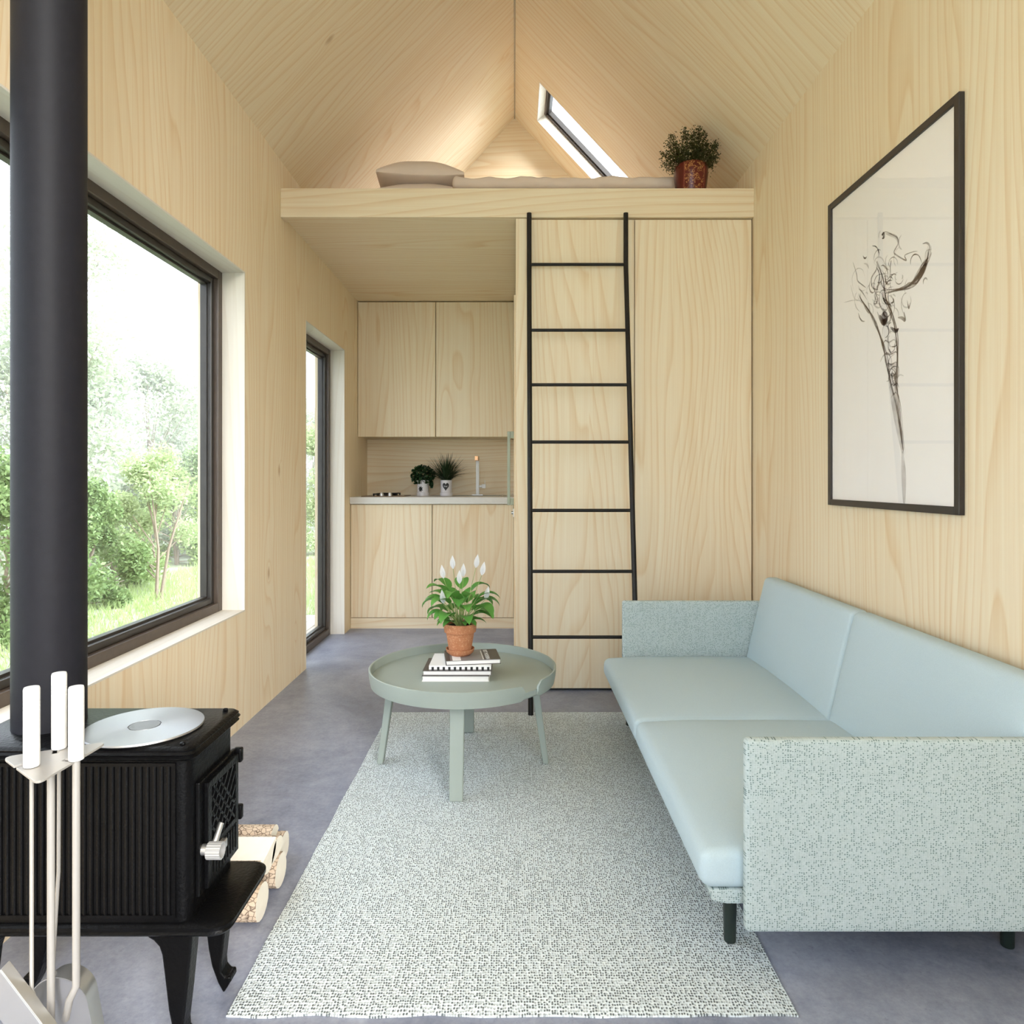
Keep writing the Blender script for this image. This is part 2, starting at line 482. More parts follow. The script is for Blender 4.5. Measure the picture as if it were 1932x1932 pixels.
# ------------------------------------------------------------------ wardrobe under the loft
wb = thing('wardrobe', 'full height pine wardrobe under the loft, behind the black ladder', 'wardrobe', (.6, LOFT_Y, 0))
m = MB().box(.006, XR-.002, LOFT_Y+.02, YB-.002, .012, LOFT_B)
m.build('carcass', W_Zc, wb, smooth=False)
MB().box(.006, .078, LOFT_Y, LOFT_Y+.022, .012, LOFT_B).build('side_stile', W_Zc, wb, smooth=False, bevel=.0015)
MB().box(.080, .592, LOFT_Y, LOFT_Y+.022, .014, LOFT_B-.006).build('door', wood('pine_door_a', panel=3.0, seed=7.1), wb, smooth=False, bevel=.0015)
MB().box(.598, XR-.010, LOFT_Y, LOFT_Y+.022, .014, LOFT_B-.006).build('door', wood('pine_door_b', panel=3.0, seed=13.7), wb, smooth=False, bevel=.0015)
MB().box(.03, XR-.02, LOFT_Y+.03, LOFT_Y+.2, 0, .012).build('plinth', M_ink, wb, smooth=False)

# bathroom door in the wardrobe's kitchen side
sm = plain('sage_handle_lacquer', (.34,.38,.29), .45, 0, .05)
m = MB().box(-.004, .006, 3.62, 4.42, .01, 2.02)
d2 = struct(m.build('door_2', W_Zc, smooth=False), 'flush pine door in the side of the wardrobe')
m = MB(); hy = 3.75
m.box(-.040,-.024,hy-.009,hy+.009,.912,1.312); m.box(-.024,-.004,hy-.009,hy+.009,1.275,1.312); m.box(-.024,-.004,hy-.009,hy+.009,.912,.949)
h = m.build('door_handle', sm, d2, smooth=False, bevel=.002); h['label'] = 'tall sage green pull handle'
m = MB().box(-.008,-.004,hy-.02,hy+.02,.848,.892); m.tube([(-.008,hy,.87),(-.018,hy,.87)], .009, 14)
m.build('lock', M_steel, d2)

# ------------------------------------------------------------------ kitchen
KY = 4.857
SPL = -.5815
def base_cab(x0, x1, label, seed):
    t = thing('base_cabinet', label, 'cabinet', ((x0+x1)/2, KY, 0), 'pine base cabinets under the worktop')
    MB().box(x0, x1, KY+.02, YB-.004, .075, .878).build('carcass', W_Zc, t, smooth=False)
    MB().box(x0+.002, x1-.002, KY, KY+.019, .078, .874).build('door', wood('pine_base_door', panel=3.0, seed=seed), t, smooth=False, bevel=.0015)
base_cab(XL+.002, SPL-.001, 'pine base cabinet below the hob, next to the glazed door', 19.2)
base_cab(SPL+.001, -.006, 'pine base cabinet below the tap, next to the wardrobe', 23.9)
m = MB().box(XL+.002, -.006, KY+.004, KY+.05, 0, .074)
tag(m.build('plinth', W_X, smooth=False, loc=(-.58,KY,0)), 'low pine plinth board under the kitchen base cabinets', 'plinth')
m = MB().box(XL+.001, -.005, KY-.022, YB-.002, .879, .927)
tag(m.build('worktop', M_counter, smooth=False, bevel=.002, loc=(-.58,KY,.879)), 'pale stone kitchen worktop along the back wall', 'worktop')
UY, U0, U1 = 5.075, 1.366, 2.362
def wall_cab(x0, x1, label, seed):
    t = thing('wall_cabinet', label, 'cabinet', ((x0+x1)/2, UY, U0), 'pine wall cabinets above the worktop')
    MB().box(x0, x1, UY+.02, YB-.004, U0+.004, U1).build('carcass', W_Zc, t, smooth=False)
    MB().box(x0+.002, x1-.002, UY, UY+.019, U0, U1-.004).build('door', wood('pine_wall_door', panel=3.0, seed=seed), t, smooth=False, bevel=.0015)
wall_cab(XL+.002, SPL-.001, 'pine wall cabinet above the hob, next to the left wall', 29.4)
wall_cab(SPL+.001, -.006, 'pine wall cabinet above the potted grass and tap, next to the wardrobe', 31.8)
m = MB().box(XL+.001, -.004, YB-.012, YB-.001, .928, U0)
struct(m.build('trim_3', wood('pine_splash', 'X', panel=1.1, seed=2.2), smooth=False), 'pine splashback between worktop and wall cabinets')

# hob
hob = thing('gas_hob', 'dark two burner gas hob set in the worktop', 'hob', (-.96, 5.12, .927))
m = MB(); m.loft([rrect(-1.10,-.80,4.92,5.34,.02,z) for z in (.9275,.933)]); m.build('hob_plate', plain('bronze_glass', (.20,.13,.08), .2), hob)
for yy in (5.04, 5.23):
    m = MB(); m.lathe((-.95,yy,.933), [(.05,0),(.05,.006),(.035,.012),(.0,.013)], 24); m.build('burner', M_ink, hob)
    m = MB()
    for k in range(4):
        a = PI/4 + k*PI/2
        m.box(-.002,.002,0,0,0,0) if False else None
        c = Vector((-.95+.055*math.cos(a), yy+.055*math.sin(a), .9465))
        d = Vector((math.cos(a), math.sin(a), 0)); n = Vector((-math.sin(a), math.cos(a), 0))
        m.obox(c, d*.045, n*.004, Vector((0,0,.004)))
        m.obox(Vector((-.95+.095*math.cos(a), yy+.095*math.sin(a), .94)), d*.004, n*.004, Vector((0,0,.007)))
    m.build('pan_support', M_ink, hob, smooth=False)
for xx in (-.955,-.895):
    m = MB(); m.lathe((xx,4.95,.933), [(.016,0),(.016,.012),(.011,.024),(0,.024)], 20); m.build('knob', M_steel, hob)

# sink and tap
sk_ = thing('kitchen_sink', 'steel inset sink in the worktop around the tap', 'sink', (-.27, 5.14, .927))
m = MB(); o_ = lambda r,z,i: rrect(-.45+i,-.085-i,4.93+i,5.34-i,r,z)
m.loft([o_(.03,.9272,0), o_(.03,.931,.002), o_(.03,.931,.022)], caps=False)
m.build('sink_rim', M_steel, sk_)
m = MB(); m.loft([rrect(-.43,-.105,4.95,5.22,.03,.9305), rrect(-.42,-.115,4.96,5.21,.03,.9290), rrect(-.40,-.135,4.98,5.19,.03,.9285)], caps=True)
m.build('basin', M_steel, sk_)
tp = thing('kitchen_tap', 'tall square white kitchen tap with wood reflection coloured on its spout', 'tap', (-.283, 5.27, .931))
m = MB().box(-.325,-.241,5.245,5.295,.931,.937); m.build('base_plate', M_alu, tp, smooth=False, bevel=.001)
m = MB().box(-.296,-.271,5.258,5.283,.937,1.205); m.build('column', M_white, tp, smooth=False, bevel=.002)
m = MB().box(-.296,-.271,5.10,5.283,1.192,1.226); m.build('spout', plain('wood_reflection', (.55,.30,.15), .25, .8), tp, smooth=False, bevel=.002)  # orange tone is reflected wood put into the spout's colour
m = MB().tube([(-.271,5.27,1.0),(-.245,5.27,1.0)], .009, 14); m.box(-.250,-.222,5.256,5.284,.985,1.015); m.box(-.229,-.225,5.267,5.273,1.015,1.045)
m.build('lever', M_white, tp, smooth=False)

# ------------------------------------------------------------------ loft ladder
ld = thing('loft_ladder', 'black steel ladder leaning on the loft beam in front of the wardrobe', 'ladder', (.31, 3.06, 0))
LT, LB_ = Vector((0, 3.392, 2.362)), Vector((0, 3.058, .006))
ZB = 2.107
def rail_y(z): return 3.392 if z >= ZB else 3.058 + (3.392-3.058)*(z-.006)/(ZB-.006)
XA, XB = .0715, .5475
for x in (XA, XB):
    m = MB(); m.tube([(x,rail_y(z),z) for z in (.006,.5,1.0,1.5,2.0,2.09,2.125,2.362)], .0118, 16)
    m.build('rail', M_ladder, ld)
for py in (499, 623, 726, 834, 963, 1078, 1202):
    z = 1.0
    for _ in range(40):
        z = EYE - (py-VY)*rail_y(z)/F
    m = MB().tube([(XA,rail_y(z),z),(XB,rail_y(z),z)], .0078, 12); m.build('rung', M_ladder, ld)

# ------------------------------------------------------------------ rug
def rugmesh():
    m = MB(); nx, ny = 90, 90
    x0, x1, y0, y1 = -.563, .5535, 1.345, 3.10
    top = []; 
    for j in range(ny+1):
        for i in range(nx+1):
            u, v = i/nx, j/ny
            x = x0 + (x1-x0)*u; y = y0 + (y1-y0)*v
            wv = mnoise.noise(Vector((x*9, 3.1, 0)))*.007 + mnoise.noise(Vector((x*22, 7, 0)))*.002
            y += wv*max(0, 1-v*8)
            x += mnoise.noise(Vector((1.3, y*8, 0)))*.003*(max(0,1-u*10) - max(0,1-(1-u)*10))
            z = .0062 + max(0, mnoise.noise(Vector((x*7, y*30, 2))))*.005*max(0,1-v*14)
            e = min(u*nx, (1-u)*nx, v*ny, (1-v)*ny)
            if e < 1: z = .0040
            top.append((x,y,z))
    n = nx+1
    fs = [(j*n+i, j*n+i+1, (j+1)*n+i+1, (j+1)*n+i) for j in range(ny) for i in range(nx)]
    m.add(top, fs)
    rim = [i for i in range(n)] + [j*n+nx for j in range(1,ny+1)] + [ny*n+i for i in range(nx-1,-1,-1)] + [j*n for j in range(ny-1,0,-1)]
    k = len(m.v)
    for i in rim: m.v.append((top[i][0], top[i][1], .0005))
    L = len(rim)
    for a in range(L):
        b = (a+1) % L
        m.f.append([rim[a], rim[b], k+b, k+a]); m.m.append(0)
    m.f.append([k+a for a in reversed(range(L))]); m.m.append(0)
    return m
tag(rugmesh().build('rug', M_rug, loc=(0,2.2,0)), 'pale grey green woven rug on the concrete floor', 'rug')

# ------------------------------------------------------------------ sofa
sf = thing('sofa', 'pale aqua two seat sofa with thin panel arms along the right wall', 'sofa', (.83, 2.27, 0))
AX0, AX1, AZ0, AZ1 = .474, 1.150, .1205, .517
for y in (1.4235, 3.0385):
    m = MB().rbox(((AX0+AX1)/2, y, (AZ0+AZ1)/2), ((AX1-AX0)/2, .0135, (AZ1-AZ0)/2), .010, n=(20,1,14))
    m.build('armrest', M_sofa, sf)
def seat(y0, y1):
    x0, x1, z0, z1 = .394, 1.07, .190, .276
    def fn(u, p):
        if u.z > 0:
            p.z += .032*(1-abs(u.x)**2.4)*(1-abs(u.y)**2.6)*u.z
            p.z -= .010*max(0, -u.x-.6)
        if u.x < -.5: p.x -= .006*(1-u.z*u.z)
        p.z += .0015*mnoise.noise(p*9)
        return p
    return MB().rbox(((x0+x1)/2,(y0+y1)/2,(z0+z1)/2), ((x1-x0)/2,(y1-y0)/2,(z1-z0)/2), .022, fn, n=(16,18,3), k=4)
seat(1.440, 2.229).build('seat_cushion', M_sofac, sf)
seat(2.232, 3.022).build('seat_cushion', M_sofac, sf)
def back(y0, y1):
    zc, hz = .440, .184
    def fn(u, p):
        if u.x < 0: p.x -= .012*(1-u.y**4)*(1-u.z**2)
        p.x += .235*p.z
        return p
    return MB().rbox((1.081,(y0+y1)/2,zc), (.030,(y1-y0)/2,hz), .018, fn, n=(2,18,10), k=4)
back(1.440, 2.230).build('backrest', M_sofac, sf)
back(2.2325, 3.022).build('backrest', M_sofac, sf)
m = MB().prism([(.408,.191),(1.11,.191),(1.11,.172),(1.08,.160),(.445,.160),(.414,.166)], 'y', 1.444, 3.018)
m.build('seat_base', M_sofa, sf, smooth=False, bevel=.004)
M_sleg = plain('dark_green_lacquer', (.012,.022,.018), .4, 0, .2)
for (x,y) in ((.487,1.56),(1.11,1.552),(.487,2.93),(1.11,2.93)):
    zb = .0068 if x < .54 else .0
    m = MB(); m.loft([[(x+s*math.cos(2*PI*k/18), y+s*math.sin(2*PI*k/18), z) for k in range(18)] for s,z in ((.0125,zb),(.0135,zb+.002),(.0165,.162))])
    m.build('leg', M_sleg, sf)

# ------------------------------------------------------------------ coffee table
TC = Vector((-.190, 2.545, .0066))
TT = .337                                   # tray surface
tb = thing('coffee_table', 'round sage grey tray coffee table on four splayed legs', 'table', TC)
m = MB(); m.lathe((TC.x,TC.y,0), [(.0,TT-.024),(.325,TT-.024),(.331,TT-.018),(.3315,TT),(.0,TT)], 72, caps=False)
m.build('tabletop', M_table, tb)
def rim():
    m = MB(); n = 140
    a0, a1 = R(-37.0), R(-48.5+360)
    loops = []
    for i in range(n+1):
        t = i/n; a = a0 + (a1-a0)*t
        d = Vector((math.cos(a), math.sin(a), 0))
        zb, zt = TT-.024, .3685
        e = min(t, 1-t)*(a1-a0)*.342       # distance from an end
        if e < .022: zt -= .014*(1-e/.022)**1.5 + (.006 if e < .002 else 0)
        if e < .010: zb += .006*(1-e/.010)
        rt = .3425 - (.3685-zt)*.12; rb = .3355
        th = .0075
        c = Vector((TC.x,TC.y,0))
        loops.append([c+d*rb+Vector((0,0,zb)), c+d*((rb+rt)/2+.002)+Vector((0,0,(zb+zt)/2)), c+d*rt+Vector((0,0,zt-.002)), c+d*(rt-th*.5)+Vector((0,0,zt)), c+d*(rt-th)+Vector((0,0,zt-.002)), c+d*(rb-th+.0035)+Vector((0,0,zb))])
    return m.loft(loops)
rim().build('rim', M_table, tb, angle=50)
for k in range(4):
    a = -PI/2 + k*PI/2
    d = Vector((math.cos(a), math.sin(a), 0)); n = Vector((-math.sin(a), math.cos(a), 0))
    c = Vector((TC.x,TC.y,0)); loops = []
    for (rr,z,w_,th) in ((.3045,TC.z,.0225,.011),(.262,TT-.024,.0245,.014)):
        q = c + d*rr + Vector((0,0,z))
        loops.append([q+n*w_+d*th, q-n*w_+d*th, q-n*w_-d*th, q+n*w_-d*th])
    MB().loft(loops).build('leg', M_table, tb, smooth=False, bevel=.004)

def lettering(name, body, size, mat, parent, loc, rot):
    fc = bpy.data.curves.new(name, 'FONT'); fc.body = body; fc.size = size; fc.extrude = .0002; fc.align_x = 'CENTER'
    tmp = bpy.data.objects.new('tmp_text', fc); COL.objects.link(tmp)
    bpy.context.view_layer.update()
    me = bpy.data.meshes.new_from_object(tmp.evaluated_get(bpy.context.evaluated_depsgraph_get()))
    bpy.data.objects.remove(tmp); bpy.data.curves.remove(fc)
    me.name = name; me.materials.clear(); me.materials.append(mat)
    o = bpy.data.objects.new(name, me); COL.objects.link(o)
    o.parent = parent; o.location = loc; o.rotation_euler = rot
    return o

# ------------------------------------------------------------------ books on the table
def book(label, c, sx, sy, h, rot, cov, name='book', spine=None, pagesfront=True):
    """hardback lying flat; pages face the front, spine at the back"""
    t = thing(name, label, 'book', c, 'books stacked on the coffee table')
    t.rotation_euler.z = rot
    b = .002
    def part(nm, mat, x0,x1,y0,y1,z0,z1):
        m = MB().box(x0,x1,y0,y1,z0,z1)
        o = m.build(nm, mat, None, smooth=False, bevel=.0006); o.parent = t
        return o
    part('pages', M_paper, -sx/2+.003, sx/2-.003, -sy/2+.002, sy/2-.004, b, h-b)
    part('front_cover', cov[0], -sx/2, sx/2, -sy/2, sy/2, h-b, h)
    part('back_cover', cov[1], -sx/2, sx/2, -sy/2, sy/2, 0, b)
    part('spine', cov[1], -sx/2, sx/2, sy/2-.003, sy/2, b, h-b)
    return t
by0 = 2.432
z = TT
book('white paged dark covered book, lowest of the stack on the coffee table', (-.209, by0+.09, z), .238, .18, .0205, 0, (M_cover, M_paper)); z += .0205
book('white paged brown covered book, second from the bottom of the stack', (-.204, by0+.093, z), .244, .176, .0165, 0, (M_cover, M_greycover)); z += .0165
st = thing('book', 'white notebook with black striped binding, second from the top of the stack', 'book', (-.194, by0+.098, z), 'books stacked on the coffee table')
def sp(nm, mat, *a):
    o = MB().box(*a).build(nm, mat, None, smooth=False, bevel=.0006); o.parent = st; return o
sp('cover', M_coverwhite, -.110,.110,-.088,.084,0,.017)
sp('spine_band', M_greycover, -.110,.110,-.0885,-.088,0,.0035)
for k in range(11):
    x = -.110 + .0135 + k*.0197
    sp('stripe', M_ink, x-.0042,x+.0042,-.0893,-.0884,0,.0125)
z += .017
rt = R(8)
tbk = book('grey covered book with white title lettering, topmost under the plant pot', (-.157, by0+.097, z), .196, .152, .0165, rt, (M_greycover, M_cover))
def topdeco(nm, mat, *a):
    o = MB().box(*a).build(nm, mat, None, smooth=False); o.parent = tbk; return o
H = .0165
topdeco('cover_band', M_cover, .040,.0975,-.0755,.0755,H,H+.0003)
topdeco('cover_band', M_cover, -.0975,-.082,-.0755,.0755,H,H+.0003)
topdeco('cover_label', M_coverwhite, -.074,-.044,-.0755,.0755,H,H+.0003)
topdeco('cover_line', M_coverwhite, .0345,.0375,-.070,.055,H,H+.0003)
lettering('title_lettering', 'BEST MODERN', .0205, M_coverwhite, tbk, (.046, -.002, H+.0005), (0,0,R(-90)))
z += H

# ------------------------------------------------------------------ potted plants
def leafstrip(m, pts, wid, fold=.25, up=Vector((0,0,1))):
    """a leaf blade along pts with half widths wid, folded along the midrib"""
    vs = []; n = len(pts)
    for i, p in enumerate(pts):
        a = pts[max(0,i-1)]; b = pts[min(n-1,i+1)]
        t = (Vector(b)-Vector(a)).normalized()
        s = t.cross(up)
        s = s.normalized() if s.length > 1e-4 else Vector((1,0,0))
        nn = s.cross(t)
        p = Vector(p)
        vs += [p + s*wid[i] + nn*wid[i]*fold, p, p - s*wid[i] + nn*wid[i]*fold]
    fs = []
    for i in range(n-1):
        for j in (0,1):
            fs.append((i*3+j, i*3+j+1, (i+1)*3+j+1, (i+1)*3+j))
    m.add(vs, fs)

def terracotta():
    m = NT('terracotta')
    co = m.obj()
    n = m.noise(co, 60, 5, .7); n2 = m.ramp(m.noise(co, 170, 4, .7), [(.52,0.0),(.66,1.0)])
    col = m.mix(n, (.36,.135,.06), (.52,.23,.115))
    col = m.mix(m.math('MULTIPLY', n2, .5), col, (.72,.45,.27))
    m.bump(n, .15, .001)
    return m.fin(col, .75, spec=.25)
M_terra = terracotta()
M_soil = plain('dark_soil', (.03,.02,.015), .95, 0, .4, 120, .8)
M_lily = leafmat('lily_leaf', (.075,.26,.045), (.19,.44,.10), .3, .3)
M_stem = plain('pale_green_stem', (.28,.36,.12), .5, 0, .2)
M_petal = leafmat('white_petal', (.80,.80,.84), (.86,.86,.88), .4, .5)
PZ = z
pc = Vector((-.2005, 2.535, PZ))
pl = thing('potted_peace_lily', 'flowering peace lily in terracotta pot and saucer, on the book stack', 'plant', pc)
m = MB(); m.lathe(pc, [(0,0),(.036,0),(.044,.006),(.050,.012),(.0525,.024),(.0495,.024),(.047,.013),(0,.011)], 40, caps=False); m.build('saucer', M_terra, pl)
m = MB(); m.lathe(pc, [(0,.0125),(.0405,.0125),(.052,.084),(.058,.0845),(.0615,.115),(.0600,.1165),(.0565,.1165),(.053,.098),(0,.098)], 44, caps=False); m.build('pot', M_terra, pl, angle=30)
m = MB(); m.lathe(pc, [(0,.108),(.03,.107),(.054,.104)], 30, caps=False); m.build('soil', M_soil, pl)
leaves = MB(); stems = MB(); rng = random.Random(5)
top = pc + Vector((0,0,.105))
def lily_leaf(az, reach, height, L, W, droop):
    d = Vector((math.cos(az), math.sin(az), 0))
    b = top + d*.012
    a1 = top + d*reach*.42 + Vector((0,0,height))
    mid = b.lerp(a1, .5) + Vector((0,0,height*.12))
    stems.tube([b, mid, a1], [.0017,.0014,.0012], 6)
    pts = []; wid = []; n = 11
    p = a1.copy(); pitch = math.atan2(height, reach*.45)*.72
    for i in range(n):
        t = i/(n-1); pts.append(p.copy())
        wid.append(W*max(.015, (math.sin(PI*min(1,t**.75*.985+.015)))**.9))
        p = p + (d*math.cos(pitch) + Vector((0,0,math.sin(pitch))))*(L/(n-1))
        pitch -= droop/(n-1)*(0.5+1.0*t)
    leafstrip(leaves, pts, wid, .30)
ring_specs = [(8, .13, .112, .098, .026, 1.9), (11, .14, .080, .104, .030, 2.0), (11, .13, .045, .092, .027, 1.8), (9, .09, .020, .060, .019, 1.5)]
for n_, reach, hh, L, W, dr in ring_specs:
    ph = rng.random()*6
    for k in range(n_):
        lily_leaf(ph + 2*PI*k/n_ + rng.uniform(-.25,.25), reach*rng.uniform(.8,1.15), hh*rng.uniform(.8,1.15), L*rng.uniform(.85,1.1), W*rng.uniform(.85,1.1), dr*rng.uniform(.8,1.2))
for az, hh in ((R(262), .098), (R(60), .095), (R(140), .10)):
    lily_leaf(az, .04, hh*.85, .075, .018, .5)
leaves.build('foliage', M_lily, pl, recalc=False); stems.build('stems', M_stem, pl)
for (px,py,dy) in ((837,1078,0),(855,1060,.01),(867,1088,-.02),(874,1075,.02),(898,1058,.01),(909,1072,-.01),(837,1125,-.06),(916,1118,.0)):
    f = at(px, py, 2.535+dy)
    fb = Vector((f.x, f.y, f.z-.026)); base = top + Vector(((f.x-top.x)*.2, dy*.2, 0))
    st_ = MB(); st_.tube([base, base.lerp(fb,.55)+Vector((0,0,.012)), fb], [.0013,.0011,.0010], 6)
    stem_o = st_.build('flower_stem', M_stem, pl)
    fl = MB(); lean = (f.x-pc.x)*.12
    leafstrip(fl, [fb+Vector((lean*t, -.004*math.sin(PI*t), .050*t)) for t in (0,.12,.3,.5,.7,.88,1)], [.001,.0055,.0095,.0098,.007,.003,.0004], .45, Vector((0,-1,0)))
    fl.tube([fb+Vector((0,-.005,.004)), fb+Vector((lean*.5,-.006,.026))], [.0022,.0016], 8)
    fl.build('flower', M_petal, pl, recalc=False)

# pots on the kitchen worktop
M_pot = plain('white_glazed_pot', (.74,.72,.75), .3, 0, .03)
M_dkleaf = leafmat('dark_leaf', (.008,.030,.010), (.022,.075,.022), .2, .4)
M_grass = leafmat('dark_blade', (.012,.030,.012), (.035,.060,.022), .15, .4)
def whitepot(t, c):
    m = MB(); m.lathe(c, [(0,0),(.047,0),(.048,.024),(.043,.025),(.044,.118),(.0425,.119),(.041,.119),(.041,.100),(0,.100)], 40, caps=False); m.build('pot', M_pot, t)
    m = MB(); m.lathe(c, [(0,.107),(.041,.105)], 24, caps=False); m.build('soil', M_soil, t)
def decal(t, c, poly, nm='decal', tw=0):
    m = MB(); vs = []
    for (u,v) in poly:
        a = -PI/2 + u/.0445 + tw
        vs.append((c.x+.0452*math.cos(a), c.y+.0452*math.sin(a), c.z+v))
    cx = sum(u for u,_ in poly)/len(poly); cv = sum(v for _,v in poly)/len(poly); a = -PI/2+cx/.0445+tw
    vs.append((c.x+.0452*math.cos(a), c.y+.0452*math.sin(a), c.z+cv)); n = len(poly)
    m.add(vs, [(i,(i+1)%n,n) for i in range(n)])
    return m.build(nm, M_ink, t, smooth=False)
heart = []
for i in range(40):
    a = 2*PI*i/40
    heart.append((.00185*16*math.sin(a)**3*.84, .072+.00220*(13*math.cos(a)-5*math.cos(2*a)-2*math.cos(3*a)-math.cos(4*a))*.98))
g1 = thing('potted_grass', 'spiky dark grass in white pot with black heart, on the worktop', 'plant', at(842, 935, 5.25)*1)
g1.location.z = .9275
c = g1.location.copy(); whitepot(g1, c); decal(g1, c, heart, 'heart')
lettering('lettering', 'Only', .0125, M_coverwhite, g1, (0,-.0462,.068), (R(90),0,0))
m = MB(); rng = random.Random(11)
for k in range(230):
    az = rng.uniform(0, 2*PI); th = rng.uniform(.02,1.0)**.8*1.25; L = rng.uniform(.13,.235)
    d = Vector((math.cos(az), math.sin(az), 0)); p = c + Vector((0,0,.108)) + d*rng.uniform(0,.032)
    pts = []; ang = PI/2 - th*.75
    for i in range(7):
        pts.append(p.copy()); p = p + (d*math.cos(ang)+Vector((0,0,math.sin(ang))))*L/6; ang -= .10*th + rng.uniform(0,.05)
    leafstrip(m, pts, [.0032,.0034,.0034,.0031,.0026,.0018,.0003], .3)
m.build('grass_blades', M_grass, g1, recalc=False)
g2 = thing('potted_herb', 'dark leafy herb in white pot, on the worktop between hob and potted grass', 'plant', at(798, 935, 5.25))
g2.location.z = .9275
c = g2.location.copy(); whitepot(g2, c)
decal(g2, c, [(.02*math.cos(a)*(1 if i%2 else .55)-.012, .052+.026*math.sin(a)*(1 if i%2 else .55)) for i,a in enumerate([2*PI*k/14 for k in range(14)])], 'leaf_decal')
def ico_leaf(m, p, s, rng, asp=.5):
    d = Vector((rng.gauss(0,1),rng.gauss(0,1),rng.gauss(0,.7))).normalized()
    e = d.cross(Vector((rng.gauss(0,1),rng.gauss(0,1),rng.gauss(0,1)))).normalized()
    n = d.cross(e)
    m.add([p-d*s, p+e*s*asp-n*s*.12, p+d*s, p-e*s*asp-n*s*.12], [(0,1,2,3)])
m = MB()
for k in range(520):
    q = Vector((rng.gauss(0,1),rng.gauss(0,1),rng.gauss(0,1))).normalized()*rng.uniform(.3,1)**.5
    p = c + Vector((-.004+q.x*.098, q.y*.08, .155+q.z*.078))
    ico_leaf(m, p, rng.uniform(.010,.018), rng, .62)
for k in range(60):
    t = rng.random(); p = c + Vector((.055+.02*rng.random(), -.03*rng.random(), .12-.06*t)); ico_leaf(m, p, .012, rng, .6)
m.build('foliage', M_dkleaf, g2, recalc=False)
m = MB()
for k in range(12):
    az = rng.uniform(0,2*PI); m.tube([c+Vector((0,0,.1)), c+Vector((.05*math.cos(az),.05*math.sin(az),.17))], .0015, 5)
m.build('stems', M_stem, g2)

# ------------------------------------------------------------------ loft bed, pillows, red potted shrub
bd = thing('loft_mattress', 'low mattress in blush linen on the loft deck', 'mattress', (0, 4.35, LOFT_T))
MB().rbox((-.03,4.35,LOFT_T+.038), (.92,.70,.037), .03, n=(10,10,3)).build('mattress_body', M_linen, bd)
def duvet():
    x0,x1,y0,y1 = -.33,.90,3.60,5.02
    def fn(u, p):
        w_ = mnoise.noise(Vector((p.x*7, p.y*3, 1)))*.022 + mnoise.noise(Vector((p.x*19, p.y*9, 4)))*.012
        w_ += .010*abs(math.sin(p.x*9+1.5*mnoise.noise(Vector((p.x*3,p.y*3,0)))))
        p.z += w_*(.4+.6*max(0,u.z)) ; p.y += w_*.8
        p.z -= .02*max(0,(u.x-.9)*10)
        return p
    return MB().rbox(((x0+x1)/2,(y0+y1)/2,2.606), ((x1-x0)/2,(y1-y0)/2,.030), .028, fn, n=(70,50,3), k=4)
tag(duvet().build('duvet', M_linen, loc=(.28,4.3,2.575)), 'crumpled blush linen duvet spread over the loft mattress', 'duvet')
m = MB()
def fnf(u, p):
    w_ = mnoise.noise(Vector((p.x*17, p.y*6, 8)))*.010
    p.z += w_ + .012*u.x*u.x; p.y += .5*w_
    return p
def pillow(cx, cy, cz, hx, hy, hz, rot, label, tilt=0):
    def fn(u, p):
        k = max(abs(u.x), abs(u.y))
        e = (1-abs(u.x)**2.3)*(1-abs(u.y)**2.3)
        p.z *= .08 + .92*max(0,e)**.55
        s = 1 - .10*(1-abs(u.y)**2)*abs(u.x)**4
        p.y *= 1 - .07*(1-abs(u.x)**2)
        p.z += .010*mnoise.noise(Vector((p.x*9, p.y*9, cz)))*e
        if p.z < 0: p.z *= .22
        return p
    m = MB().rbox((0,0,0), (hx,hy,hz), .012, fn, n=(30,24,4), k=2)
    o = m.build('pillow', M_linen, None); o.location = (cx,cy,cz); o.rotation_euler = (tilt,0,rot)
    return tag(o, label, 'pillow', 'pillows on the loft bed')
pillow(-.515,3.93,2.605,.222,.24,.085,0,'blush linen pillow lying flat, lower of the two on the loft')
pillow(-.523,3.93,2.697,.236,.235,.128,R(4),'plump blush linen pillow, upper of the two on the loft', 0)

rp = thing('potted_shrub', 'small leaved shrub in red patterned pot on the loft edge', 'plant', (.899, 3.515, LOFT_T))
def redpot():
    m = NT('red_glazed_pot')
    sep = m.n('ShaderNodeSeparateXYZ', Vector=m.obj()); x, y, z_ = sep.outputs
    band = m.math('LESS_THAN', m.math('ABSOLUTE', m.math('SUBTRACT', x, 0.0)), .05)
    n = m.noise(m.obj(), 46, 2.5, .6, 1.5)
    line = m.ramp(n, [(.53, 0.0), (.56, 1.0), (.60, 1.0), (.63, 0.0)])
    edge = m.ramp(m.math('ABSOLUTE', m.math('SUBTRACT', m.math('ABSOLUTE', x), .05)), [(.0, .5), (.0035, 0.0)])
    col = m.mix(m.noise(m.obj(), 9, 3), (.075,.006,.004), (.13,.012,.007))
    col = m.mix(m.math('MULTIPLY', m.math('MULTIPLY', line, band), .75), col, (.60,.27,.09))
    col = m.mix(edge, col, (.35,.09,.06))
    return m.fin(col, .25)
c = rp.location.copy()
m = MB(); m.lathe(c, [(0,0),(.060,0),(.070,.004),(.079,.05),(.085,.10),(.086,.125),(.082,.148),(.076,.156),(.070,.154),(.066,.140),(0,.140)], 44, caps=False)
m.build('pot', redpot(), rp)
MB().lathe(c, [(0,.150),(.068,.147)], 24, caps=False).build('soil', M_soil, rp)
M_shrub = leafmat('olive_leaf', (.022,.030,.008), (.085,.090,.022), .2, .45)
m = MB(); br = MB(); rng = random.Random(3)
